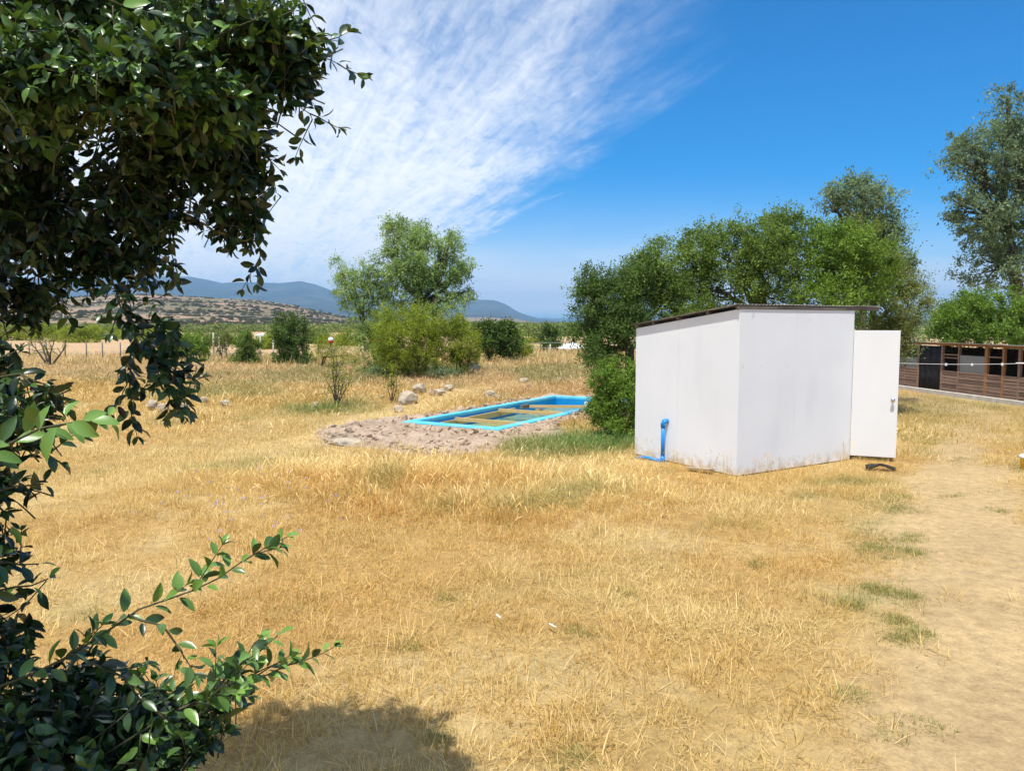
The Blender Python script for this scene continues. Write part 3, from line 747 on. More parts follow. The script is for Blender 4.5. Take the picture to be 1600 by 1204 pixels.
def tree(name, base, lobes_px, mat, label, cat='tree', group=None, n_cl=260, per=60, cr=0.35, leaf=0.07, tr=0.12, seed=1, shell=0.5, droop=0.0, aspect=0.5, stems=1, bark=None, twiglets=3):
    """lobes_px: (px, py, depth, half width px, half height px, half depth m)"""
    r = np.random.default_rng(seed); bark = bark or M['bark']
    bx, by = base; bz = Hs(bx, by) * (1 if math.hypot(bx, by) < 60 else 0)
    root = empty(name, (bx, by, bz), 0, label, cat, group); B = np.array((bx, by, bz))
    lobes = []
    for px, py, Y, hw, hh, hd in lobes_px:
        c = at(px, py, Y) - B; rr_ = np.array((hw * Y / F, hd, hh * Y / F)); lobes.append((*c, *(rr_ * 0.80)))
    main = len(lobes)
    for lb in lobes[:main]:
        for _ in range(5):
            q = unit(r.normal(size=3) + np.array((0, -0.3, 0.35))); k = 0.28 + 0.22 * r.random(); rr_ = np.array(lb[3:]) / 0.80
            lobes.append((*(np.array(lb[:3]) + q * rr_ * (1.02 - 0.6 * k)), *(rr_ * k)))
    cc, li, (V, Fc, tn) = crown(lobes, n_cl, per, cr, leaf, r, shell, droop, aspect)
    keep = V[:, 2] > 0.02
    V[:, 2] = np.where(keep, V[:, 2], 0.02)
    o = obj('crown', np_mesh('crown', V, Fc, False, {'tint': ('FLOAT', 'POINT', tn.astype(np.float32))}), mat, root); o['kind'] = 'stuff'
    L_ = np.array(lobes); cen = L_[:, :3].mean(0); zmin = (L_[:, 2] - L_[:, 5]).min(); top = L_[:, 2].max()
    L_ = L_[:main]
    fork = np.array((cen[0] * 0.3, cen[1] * 0.3, max(0.25, min(zmin + 0.35 * (top - zmin), top * 0.5))))
    m = MB()
    for s in range(stems):
        off = np.array((0, 0, -0.1)) if stems == 1 else np.append(r.normal(size=2) * tr * 1.6, -0.1)
        f2 = fork if stems == 1 else fork + np.append(r.normal(size=2) * tr * 4, 0)
        pts = bent(off, f2, r, 5, 0.05); m.tube(pts, [tr * (1.25 - 0.5 * i / 5) / math.sqrt(stems) for i in range(6)], 8)
    m.build('trunk', bark, root)
    for i, lb in enumerate(lobes[:main]):
        m = MB(); c = np.array(lb[:3]); m.tube(bent(fork - np.array((0, 0, 0.05)), c, r, 5, 0.07), [tr * 0.6 * (1 - 0.6 * k / 5) for k in range(6)], 6)
        ids = np.nonzero(li == i)[0][:max(twiglets, int(twiglets * 2 * len(cc) / 260))]
        for j in ids: m.tube(bent(fork + (c - fork) * (0.5 + 0.5 * r.random()), cc[j], r, 3, 0.09), [tr * 0.2, tr * 0.14, tr * 0.09, tr * 0.05], 4)
        m.build('limb', bark, root)
    return root


# --- the group of trees behind the pool
G1 = 'trees and bushes behind the pool'
tree('willow_tree', (-3.6, 29.5), [(655, 400, 29.5, 62, 52, 1.4), (625, 365, 29.5, 32, 30, 0.8), (700, 385, 29.3, 22, 26, 0.7), (715, 425, 29.3, 22, 24, 0.6), (640, 450, 29.5, 62, 45, 1.3), (690, 465, 29.2, 32, 32, 0.9), (605, 385, 29.5, 14, 18, 0.5), (728, 455, 29.2, 9, 16, 0.35)], M['willow'], 'tallest pale green tree behind the pool, with an open feathery top', 'tree', G1, 500, 75, 0.34, 0.10, 0.15, 21, 0.45, 0.35, 0.34, 2)
tree('willow_tree', (-5.2, 29.2), [(555, 450, 29.2, 34, 34, 0.9), (535, 425, 29.2, 17, 22, 0.5), (570, 500, 29.0, 36, 44, 0.9), (580, 425, 29.3, 14, 22, 0.5), (600, 520, 28.8, 30, 50, 0.8), (585, 565, 28.8, 32, 30, 0.8)], M['willow'], 'lower pale green tree leaning left of the tallest tree by the pool', 'tree', G1, 300, 75, 0.32, 0.09, 0.10, 22, 0.45, 0.35, 0.34, 2)
tree('acacia_bush', (-3.6, 27.0), [(640, 535, 27.0, 60, 56, 1.3), (612, 520, 27.0, 30, 40, 0.9), (668, 515, 27.0, 35, 42, 0.9), (640, 495, 27.0, 35, 24, 0.8), (650, 560, 26.8, 50, 30, 0.9), (615, 560, 26.8, 30, 28, 0.8), (685, 555, 26.9, 26, 28, 0.7)], M['espino'], 'large yellow-green acacia bush standing before the tallest tree', 'bush', G1, 620, 80, 0.28, 0.06, 0.07, 23, 0.5, 0.15, 0.35, 4)
tree('acacia_bush', (-1.9, 27.6), [(722, 535, 27.6, 26, 40, 0.7), (715, 515, 27.6, 18, 22, 0.5), (728, 560, 27.5, 22, 20, 0.5)], M['espino'], 'small drooping yellow-green bush right of the large acacia bush', 'bush', G1, 220, 80, 0.26, 0.06, 0.05, 24, 0.45, 0.45, 0.35, 3)
tree('undergrowth_bush', (-4.8, 27.6), [(590, 585, 27.6, 22, 18, 0.6), (610, 590, 27.3, 18, 14, 0.5)], M['grey'], 'low grey-green undergrowth bush at the foot of the leaning tree', 'bush', G1, 70, 60, 0.2, 0.06, 0.03, 25, 0.4, 0.1)
tree('undergrowth_bush', (-2.7, 26.5), [(690, 585, 26.5, 26, 14, 0.6)], M['grey'], 'low grey undergrowth bush below the small drooping bush', 'bush', G1, 60, 50, 0.18, 0.05, 0.03, 26, 0.4, 0.1)
G2 = 'dark trees along the field edge'
tree('dark_tree', (-1.2, 37), [(765, 535, 37, 22, 26, 0.9), (755, 520, 37, 15, 15, 0.6)], M['dark'], 'dark tree half hidden behind the drooping yellow-green bush', 'tree', G2, 200, 60, 0.34, 0.10, 0.09, 27)
tree('dark_tree', (-0.3, 37.5), [(790, 530, 37.5, 20, 24, 0.9), (795, 545, 37.4, 18, 20, 0.7), (785, 515, 37.5, 12, 10, 0.5)], M['dark'], 'dark round-topped tree just left of the gap above the pool', 'tree', G2, 220, 60, 0.34, 0.10, 0.09, 28)
tree('pale_bush', (0.55, 40), [(818, 548, 40, 18, 16, 0.7), (812, 535, 40, 8, 10, 0.5)], M['espino'], 'pale green bush at the right foot of the dark trees', 'bush', G2, 70, 55, 0.3, 0.09, 0.04, 29)
tree('dark_tree', (2.5, 53), [(857, 526, 53, 17, 15, 0.9), (862, 543, 53, 14, 11, 0.7)], M['dark'], 'small dark tree standing alone by the white-roofed shelter', 'tree', G2, 110, 55, 0.45, 0.15, 0.1, 30)

# --- the thicket behind the shed
G3 = 'trees crowded behind the white shed'
tree('thicket_tree', (2.9, 17.6), [(950, 480, 17.6, 55, 52, 1.1), (925, 465, 17.4, 32, 36, 0.7), (910, 505, 17.4, 24, 38, 0.6), (965, 530, 17.2, 62, 50, 1.0), (925, 555, 16.8, 32, 28, 0.6), (985, 440, 17.8, 35, 35, 0.8)], M['dark'], 'dark green tree at the left end of the thicket, beside the pool', 'tree', G3, 480, 90, 0.24, 0.052, 0.13, 31, 0.55)
tree('thicket_tree', (4.4, 18.6), [(1035, 430, 18.6, 62, 52, 1.2), (1010, 455, 18.4, 45, 60, 1.0), (1060, 490, 18.2, 70, 45, 1.0), (1090, 395, 18.8, 42, 36, 0.9)], M['mid'], 'mid green tree rising over the low side of the shed roof', 'tree', G3, 430, 90, 0.26, 0.055, 0.13, 32, 0.55)
tree('thicket_tree', (6.2, 18.9), [(1150, 405, 18.9, 72, 55, 1.3), (1190, 385, 18.9, 62, 45, 1.1), (1120, 450, 18.6, 60, 45, 1.0), (1215, 360, 19.2, 40, 26, 0.8), (1165, 370, 19.2, 40, 26, 0.8), (1200, 440, 18.4, 60, 45, 1.0)], M['mid'], 'broad green tree rising over the near corner of the shed', 'tree', G3, 520, 90, 0.28, 0.058, 0.15, 33, 0.55)
tree('thicket_tree', (8.0, 18.3), [(1290, 410, 18.3, 72, 52, 1.2), (1335, 440, 18.0, 62, 62, 1.1), (1270, 375, 18.5, 50, 36, 0.9), (1300, 470, 17.8, 72, 45, 1.0)], M['bright'], 'bright green tree above the open shed door', 'tree', G3, 460, 90, 0.28, 0.058, 0.14, 34, 0.5)
tree('olive_tree', (9.05, 19.6), [(1375, 430, 19.4, 48, 50, 1.0), (1340, 385, 19.8, 52, 36, 1.0), (1395, 480, 19.0, 44, 50, 0.9), (1385, 525, 18.6, 38, 36, 0.8), (1405, 540, 18.6, 22, 22, 0.5)], M['olive'], 'olive brown-leaved tree at the right end of the thicket', 'tree', G3, 380, 80, 0.26, 0.055, 0.12, 35, 0.5, 0.1)
tree('tall_grey_tree', (12.0, 26.5), [(1350, 325, 26.5, 44, 40, 1.2), (1395, 355, 26.5, 26, 30, 0.9), (1300, 310, 26.6, 22, 20, 0.7), (1340, 290, 26.6, 18, 16, 0.6), (1360, 385, 26.5, 60, 36, 1.2), (1400, 420, 26.4, 34, 30, 0.9)], M['grey'], 'taller grey-green tree topping the thicket behind the shed', 'tree', G3, 330, 80, 0.36, 0.09, 0.16, 36, 0.45, 0.05)
tree('wispy_shrub', (10.3, 21.5), [(1412, 545, 21.0, 24, 18, 0.5), (1430, 470, 21.5, 26, 42, 0.6), (1445, 440, 21.5, 10, 24, 0.3), (1420, 515, 21.3, 26, 26, 0.6)], M['grey'], 'wispy grey half-bare shrub between the thicket and the coop', 'shrub', G3, 130, 36, 0.26, 0.05, 0.06, 37, 0.4, 0.0, 0.4, 3, None, 12)
tree('low_bush', (1.85, 14.9), [(952, 600, 14.9, 32, 34, 0.45), (970, 635, 14.8, 30, 38, 0.45), (940, 640, 14.7, 26, 30, 0.4), (975, 590, 15.0, 25, 24, 0.4), (958, 665, 14.6, 34, 16, 0.4)], M['bright'], 'low bright green bush against the left side of the shed', 'bush', None, 330, 80, 0.14, 0.042, 0.05, 38, 0.5)

# --- far right
G4 = 'trees behind the brown coop'
tree('tall_tree', (21.5, 33.5), [(1560, 250, 33.5, 52, 70, 1.8), (1590, 200, 33.5, 40, 55, 1.5), (1500, 245, 33.0, 24, 38, 0.9), (1495, 310, 33.0, 26, 32, 0.9), (1535, 340, 33.2, 48, 50, 1.5), (1590, 350, 33.5, 60, 70, 1.8), (1560, 420, 33.2, 60, 50, 1.6), (1650, 300, 33.8, 60, 110, 2.2), (1520, 225, 33.0, 12, 20, 0.5), (1575, 150, 33.6, 16, 18, 0.5)], M['grey'], 'tallest grey-green tree at the right edge above the coop', 'tree', G4, 620, 85, 0.48, 0.12, 0.28, 41, 0.45, 0.15)
tree('hedge_tree', (16.4, 26.5), [(1500, 505, 26.5, 48, 34, 1.2), (1470, 520, 26.3, 36, 26, 1.0), (1510, 480, 26.6, 40, 22, 1.0)], M['bright'], 'bright green tree behind the left half of the coop roof', 'tree', G4, 300, 80, 0.30, 0.075, 0.1, 42, 0.5)
tree('hedge_tree', (18.0, 25.5), [(1575, 500, 25.5, 52, 36, 1.2), (1620, 490, 25.5, 50, 45, 1.3), (1560, 525, 25.3, 40, 22, 1.0)], M['bright'], 'bright green tree behind the right half of the coop roof', 'tree', G4, 320, 80, 0.30, 0.075, 0.1, 43, 0.5)

# --- left field
G5 = 'bushes along the left field fence'
tree('round_bush', (-17.0, 39.5), [(285, 540, 39.5, 36, 22, 1.2), (265, 550, 39.4, 30, 20, 1.0), (305, 552, 39.4, 22, 16, 0.8)], M['bright'], 'round bright green bush behind the hanging dark sprig', 'bush', G5, 300, 65, 0.32, 0.09, 0.07, 51)
tree('spindly_tree', (-15.1, 40), [(347, 538, 40, 18, 17, 0.6), (352, 528, 40, 14, 10, 0.5)], M['olive'], 'thin olive tree among pale stakes', 'tree', G5, 60, 45, 0.28, 0.07, 0.045, 52, 0.4, 0.0, 0.5, 3)
tree('dark_shrub', (-12.2, 35.5), [(386, 540, 35.5, 19, 22, 0.6), (380, 560, 35.4, 14, 14, 0.5), (398, 570, 35.3, 14, 12, 0.4)], M['mid'], 'narrow dark shrub left of the dark rounded tree in the field', 'shrub', G5, 220, 60, 0.26, 0.07, 0.06, 53)
tree('dark_shrub', (-10.2, 35.8), [(455, 520, 35.8, 32, 24, 1.0), (460, 550, 35.6, 30, 26, 0.9), (470, 570, 35.4, 26, 12, 0.7), (445, 565, 35.5, 18, 14, 0.6)], M['dark'], 'dark rounded tree standing by itself in the left field', 'tree', G5, 380, 65, 0.30, 0.08, 0.09, 54)
tree('pale_shrub', (-8.3, 33), [(520, 545, 33, 34, 20, 0.9), (548, 555, 32.8, 22, 18, 0.7), (500, 550, 33.2, 18, 14, 0.6)], M['espino'], 'pale airy shrub between the dark rounded tree and the leaning tree', 'shrub', G5, 160, 45, 0.3, 0.055, 0.05, 55, 0.4, 0.0, 0.4, 4)
tree('low_shrub', (-14.2, 37.8), [(325, 572, 37.8, 18, 10, 0.5), (360, 570, 37.6, 18, 10, 0.5)], M['mid'], 'low green shrub at the feet of the pale stakes', 'shrub', G5, 60, 50, 0.22, 0.06, 0.03, 56)
G6 = 'row of yellow-green bushes beyond the field'
spots = [(-40, 520, 92, 46, 18), (30, 522, 96, 44, 17), (85, 520, 90, 46, 20), (122, 524, 84, 34, 18), (165, 522, 104, 40, 14), (205, 520, 110, 34, 13), (235, 524, 98, 26, 12)]
ordl = ['first from the left edge', 'at the left edge', 'with the bare tree before it', 'with a dark foot, nearest of the row', 'behind the nearest one', 'left of the hanging sprig', 'last of the row on the right']
for i, (px, py, Y, hw, hh) in enumerate(spots):
    b = at(px, py, Y)
    tree('field_bush', (b[0], Y), [(px, py, Y, hw * 0.8, hh * 0.8, 2.0), (px + hw * 0.4, py + 4, Y - 0.5, hw * 0.55, hh * 0.7, 1.6), (px - hw * 0.4, py + 4, Y - 0.3, hw * 0.55, hh * 0.7, 1.6)], M['espino'], 'yellow-green bush beyond the field, ' + ordl[i], 'bush', G6, 110, 60, 0.6, 0.17, 0.12, 60 + i)
extra = [(250, 533, 64, 30, 12, 'espino', 'left of the round bright bush'), (325, 530, 66, 28, 12, 'mid', 'behind the thin olive tree'), (372, 532, 72, 26, 11, 'espino', 'behind the narrow dark shrub'), (418, 540, 58, 20, 14, 'espino', 'just left of the dark rounded tree'), (437, 528, 78, 24, 11, 'mid', 'behind the dark rounded tree at its left'), (495, 528, 74, 28, 12, 'mid', 'behind the pale airy shrub at its left'), (545, 530, 66, 26, 14, 'espino', 'behind the pale airy shrub at its right'), (835, 535, 75, 24, 12, 'espino', 'in the gap above the pool')]
for i, (px, py, Y, hw, hh, mk, lab) in enumerate(extra):
    b = at(px, py, Y); tree('valley_shrub', (b[0], Y), [(px, py, Y, hw * 0.8, hh * 0.9, 1.2), (px + hw * 0.5, py + 3, Y, hw * 0.5, hh * 0.7, 1.0), (px - hw * 0.5, py + 3, Y, hw * 0.5, hh * 0.7, 1.0)], M[mk], 'soft green shrub beyond the field, ' + lab, 'shrub', 'soft shrubs beyond the field', 130, 60, 0.42, 0.11, 0.08, 90 + i)
# a bare little tree by the left fence
def bare_tree(name, base, tips, label, r0=0.035, seed=1, leaves=None, cat='tree'):
    r = np.random.default_rng(seed); B = np.array((base[0], base[1], Hs(*base[:2]))); root = empty(name, B, 0, label, cat)
    LV = []; 
    for t in tips:
        m = MB(); t = np.array(t) - B; mid = t * 0.55 + r.normal(size=3) * 0.06
        m.tube([(0, 0, -0.05), mid * 0.5, mid, t], [r0, r0 * 0.7, r0 * 0.5, r0 * 0.15], 6)
        for k in range(7):
            a = mid * 0.7 + (t - mid * 0.7) * (0.2 + 0.8 * r.random()); e = a + unit(t * 0.5 + r.normal(size=3) * 0.5) * (0.25 + 0.3 * r.random()); m.tube([a, (a + e) / 2 + r.normal(size=3) * 0.02, e], [r0 * 0.25, r0 * 0.18, r0 * 0.08], 4)
            if leaves:
                n = leaves; f = r.random(n); c = a + (e - a) * f[:, None] + r.normal(size=(n, 3)) * 0.04; LV.append(c)
        m.build('branch', M['bark'], root)
    if LV:
        C = np.concatenate(LV); n = len(C); V, Fc, tn = leaf_quads(C, r.normal(size=(n, 3)), r.normal(size=(n, 3)) + (0, 0, 1), 0.05 + 0.05 * r.random(n), 0.02 + 0.02 * r.random(n), r.random(n))
        o = obj('crown', np_mesh('crown', V, Fc, False, {'tint': ('FLOAT', 'POINT', tn.astype(np.float32))}), M['espino'], root); o['kind'] = 'stuff'
    return root


b = gp(78, 582)
bare_tree('bare_tree', b[:2], [at(44, 530, b[1]), at(60, 525, b[1] + 0.3), at(84, 535, b[1]), at(104, 538, b[1] - 0.4), at(70, 540, b[1] - 0.2)], 'small bare-limbed tree at far left among pale grass', 0.07, 71, 10)
b = gp(526, 637)
bare_tree('sapling', b[:2], [at(522, 545, b[1]), at(527, 560, b[1]), at(514, 600, b[1] - 0.1), at(538, 590, b[1]), at(545, 600, b[1] + 0.1), at(530, 575, b[1] - 0.1)], 'leggy sapling rising from the green patch left of the pool', 0.03, 72, 9, 'sapling')
b = gp(612, 634)
bare_tree('stalk_plant', b[:2], [at(607, 585, b[1]), at(612, 575, b[1]), at(618, 588, b[1]), at(615, 600, b[1])], 'clump of green stalks before the pale boulders', 0.018, 73, 8, 'plant')


# ------------------------------------------------------------------ the white shed
def make_shed():
    root = empty('white_shed', (SHC[0], SHC[1], 0.0), SHA, 'white panelled garden shed with a single-pitch sheet roof and open door', 'shed')
    W, D = SHW, SHL; zb = 0.02; hf = 2.40; slope = 0.285 / D
    def top(y): return hf - slope * y
    # wall panels: (local corner points, thickness inwards), each board its own part
    def panel_x(x0, x1, y, z0, z1, th, mat=M['white_board']):   # facing -y
        MB().box((x0, y, z0), (x1, y + th, z1), 0.002).build('wall_panel', mat, root)
    g = 0.0016
    panel_x(0.0, 1.22 - g, 0.0, zb, hf, 0.012); panel_x(1.22 + g, W, 0.0, zb, hf, 0.012)
    def panel_y(y0, y1, x, th):                                  # facing -x, sloped top
        vs = []
        for xx in (x, x + th):
            vs += [(xx, y0, zb + 0.0), (xx, y1, zb), (xx, y1, top(y1)), (xx, y0, top(y0))]
        MB().add(vs, [(3, 2, 1, 0), (4, 5, 6, 7), (0, 1, 5, 4), (1, 2, 6, 5), (2, 3, 7, 6), (3, 0, 4, 7)]).build('wall_panel', M['white_board'], root)
    panel_y(0.014, 1.22 - g, 0.002, 0.012); panel_y(1.22 + g, D, 0.002, 0.012)
    MB().box((0.016, D - 0.014, zb), (W - 0.016, D - 0.002, top(D) - 0.01)).build('wall_panel', M['white_board'], root)
    # right side with the doorway (y 0.08 .. 0.78)
    MB().box((W - 0.013, 0.82, zb), (W - 0.001, D, top(D) - 0.02)).build('wall_panel', M['white_board'], root)
    MB().box((W - 0.013, 0.014, 2.12), (W - 0.001, 0.818, hf - 0.1)).build('wall_panel', M['white_board'], root)
    fr = MB(); fr.box((W - 0.07, 0.016, zb), (W - 0.016, 0.07, 2.11)); fr.box((W - 0.07, 0.766, zb), (W - 0.016, 0.816, 2.11)); fr.box((W - 0.07, 0.071, 2.06), (W - 0.016, 0.765, 2.11)); fr.build('door_frame', M['dark_wood'], root)
    # sole plate: the dark line under the boards
    sp = MB(); sp.box((0.02, 0.02, -0.12), (W - 0.02, 0.10, 0.06)); sp.box((0.02, 0.102, -0.12), (0.10, D - 0.02, 0.06)); sp.box((0.102, D - 0.1, -0.12), (W - 0.02, D - 0.02, 0.06)); sp.box((W - 0.10, 0.83, -0.12), (W - 0.02, D - 0.102, 0.06)); sp.build('sole_plate', M['dark_wood'], root)
    MB().box((0.1, 0.1, -0.02), (W - 0.1, D - 0.1, 0.03)).build('floor', M['concrete'], root)
    # purlins run along x, ends show under the left eave
    oh = 0.065; xr = W + 0.62
    for k, y in enumerate((0.035, 0.62, 1.22, 1.80, D - 0.04)):
        z = top(y) + 0.035
        MB().box((-oh + 0.03 + 0.02 * (k % 2), y - 0.022, z - 0.03), (xr - 0.06, y + 0.022, z + 0.018), 0.003).build('purlin', M['dark_wood'], root)
    MB().box((-oh + 0.01, -0.016, hf + 0.004), (xr, 0.0, hf + 0.052), 0.003).build('fascia_board', M['dark_wood'], root)
    # corrugated sheets, each 0.80 m cover, ribs along the slope
    x = -oh; k = 0
    while x < xr - 0.05:
        x1 = min(x + 0.80, xr + 0.02); n = max(8, int((x1 + 0.04 - x) / 0.0125)); vs = []; fs = []
        xs = [x + (x1 + 0.03 - x) * i / n for i in range(n + 1)]
        ys = [-0.026 - 0.006 * (k % 2), 0.7, 1.5, D + 0.10]
        for y in ys:
            for xx in xs: vs.append((xx, y, top(y) + 0.064 + 0.007 * math.sin(2 * math.pi * xx / 0.076) + 0.003 * (k % 2)))
        for a in range(len(ys) - 1):
            for i in range(n): q = a * (n + 1) + i; fs.append((q, q + 1, q + n + 2, q + n + 1))
        o = MB().add(vs, fs, True).build('roof_sheet', M['zinc'], root)
        sm = o.modifiers.new('sheet', 'SOLIDIFY'); sm.thickness = 0.0016
        x = x1; k += 1
    # seam strip at the near corner
    MB().box((-0.006, -0.006, zb + 0.01), (0.0, 0.012, hf - 0.012)).build('corner_strip', M['white_board'], root)
    return root, top


shed, shed_top = make_shed()


def make_door():
    # hinged at the right end of the front wall, swung right open
    hx = SHC + SX * (SHW + 0.004) + SY * (-0.004)
    a = gp(1332, 712, 0.08)[:2]; b = gp(1396, 717, 0.08)[:2]
    ang = math.radians(-22)
    d = bpy.data.objects.new('door', None); link(d, shed); d.empty_display_size = 0.2
    d.location = (SHW + 0.006, 0.0, 0.085); d.rotation_euler = (0, 0, ang - SHA)
    wd, ht, th = 0.66, 2.00, 0.035
    MB().box((0.0, -th / 2, 0), (wd, th / 2, ht), 0.003).build('door_leaf', M['white_door'], d)
    k = MB(); k.lathe([(0.032, -th / 2), (0.032, -th / 2 - 0.006), (0.014, -th / 2 - 0.012), (0.012, -th / 2 - 0.035), (0.024, -th / 2 - 0.042), (0.029, -th / 2 - 0.056), (0.026, -th / 2 - 0.070), (0.012, -th / 2 - 0.075)], (wd - 0.07, 0, 0.915), 18, 'y'); k.build('door_knob', M['steel'], d)
    k = MB(); k.lathe([(0.012, th / 2 + 0.075), (0.026, th / 2 + 0.07), (0.029, th / 2 + 0.056), (0.014, th / 2 + 0.035), (0.032, th / 2 + 0.006), (0.032, th / 2)], (wd - 0.07, 0, 0.915), 18, 'y'); k.build('door_knob', M['steel'], d)
    for z in (0.25, 1.0, 1.75):
        MB().tube([(-0.004, th / 2 + 0.006, z - 0.04), (-0.004, th / 2 + 0.006, z + 0.04)], 0.007, 8).build('hinge', M['steel'], d)


make_door()


def shed_pt(a, b, z=0.0): p = SHC + SX * a + SY * b; return (p[0], p[1], z)


def make_pipe():
    # blue pipe standing against the left wall
    s = 1.44; root = empty('blue_pipe', shed_pt(-0.09, s, 0.0), SHA, 'bright blue plastic pipe with an elbow standing against the shed wall', 'pipe')
    R_ = 0.031
    MB().tube([(0, 0, 0.04), (0, 0, 0.60)], R_, 14).build('riser', M['pvc'], root)
    e = MB(); e.tube([(0, 0, 0.56), (0, 0, 0.625), (0.008, 0.0, 0.645), (0.03, 0.0, 0.655), (0.086, 0, 0.655)], [R_ * 1.25] * 5, 14); e.build('elbow', M['pvc'], root)
    e = MB(); e.tube([(0, 0, 0.10), (0, 0, 0.03), (0, 0.012, 0.012), (0, 0.03, 0.004), (0, 0.10, 0.004)], [R_ * 1.25] * 5, 14); e.build('elbow', M['pvc'], root)
    MB().tube([(0, 0.09, 0.006), (-0.03, 0.30, 0.03), (-0.07, 0.46, 0.015), (-0.10, 0.56, -0.03)], R_ * 0.9, 12).build('ground_pipe', M['pvc'], root)


make_pipe()


def flat_scrap(name, p, rz, size, mat, label, cat, tilt=(0, 0)):
    o = MB().box((-size[0] / 2, -size[1] / 2, 0), (size[0] / 2, size[1] / 2, size[2]), min(size) * 0.15).build(name, mat)
    o.location = p; o.rotation_euler = (tilt[0], tilt[1], rz); tag(o, label, cat); return o


p = gp(1094, 738); flat_scrap('wooden_plank', (p[0], p[1], Hs(p[0], p[1]) + 0.045), SHA + math.radians(100), (0.42, 0.12, 0.03), M['scrap'], 'short weathered plank lying in the grass by the shed corner', 'plank', (0.2, 0.08))
p = gp(1203, 736); flat_scrap('white_offcut', (p[0], p[1] - 0.02, 0.02), 0.5, (0.035, 0.012, 0.10), M['white'], 'little white offcut stuck in the ground before the shed', 'offcut', (0.1, -0.5))


for px, py, rz, lab in ((779, 972, -1.15, 'left of the two little white sticks lying in the foreground straw'), (863, 986, -0.95, 'right of the two little white sticks lying in the foreground straw')):
    p = gp(px, py); o = flat_scrap('white_stick', (p[0], p[1], Hs(p[0], p[1]) + 0.05), rz, (0.075, 0.010, 0.008), M['white'], lab, 'stick', (0.0, 0.0)); o['group'] = 'white sticks in the straw'


def make_dark_sheet():  # small dark curled sheet standing for an unidentified dark item
    p = gp(1376, 735); vs = []; fs = []; n = 9
    for i in range(n + 1):
        for j in range(4):
            t = i / n; w = 0.5 - j / 3; x = (t - 0.5) * 0.42; y = w * (0.20 - 0.10 * t); z = 0.05 + 0.07 * (1 - abs(2 * t - 0.9)) * (0.6 + 0.4 * math.sin(j)) + 0.012 * math.sin(9 * t + j)
            vs.append((x, y, max(z, 0.02)))
    for i in range(n):
        for j in range(3): a = i * 4 + j; fs.append((a, a + 1, a + 5, a + 4))
    o = MB().add(vs, fs, True).build('dark_sheet', M['near_black']); o.location = (p[0], p[1], Hs(p[0], p[1])); o.rotation_euler = (0, 0, -0.35)
    s = o.modifiers.new('thick', 'SOLIDIFY'); s.thickness = 0.02
    tag(o, 'small dark curled sheet on the ground below the open door', 'sheet')


make_dark_sheet()


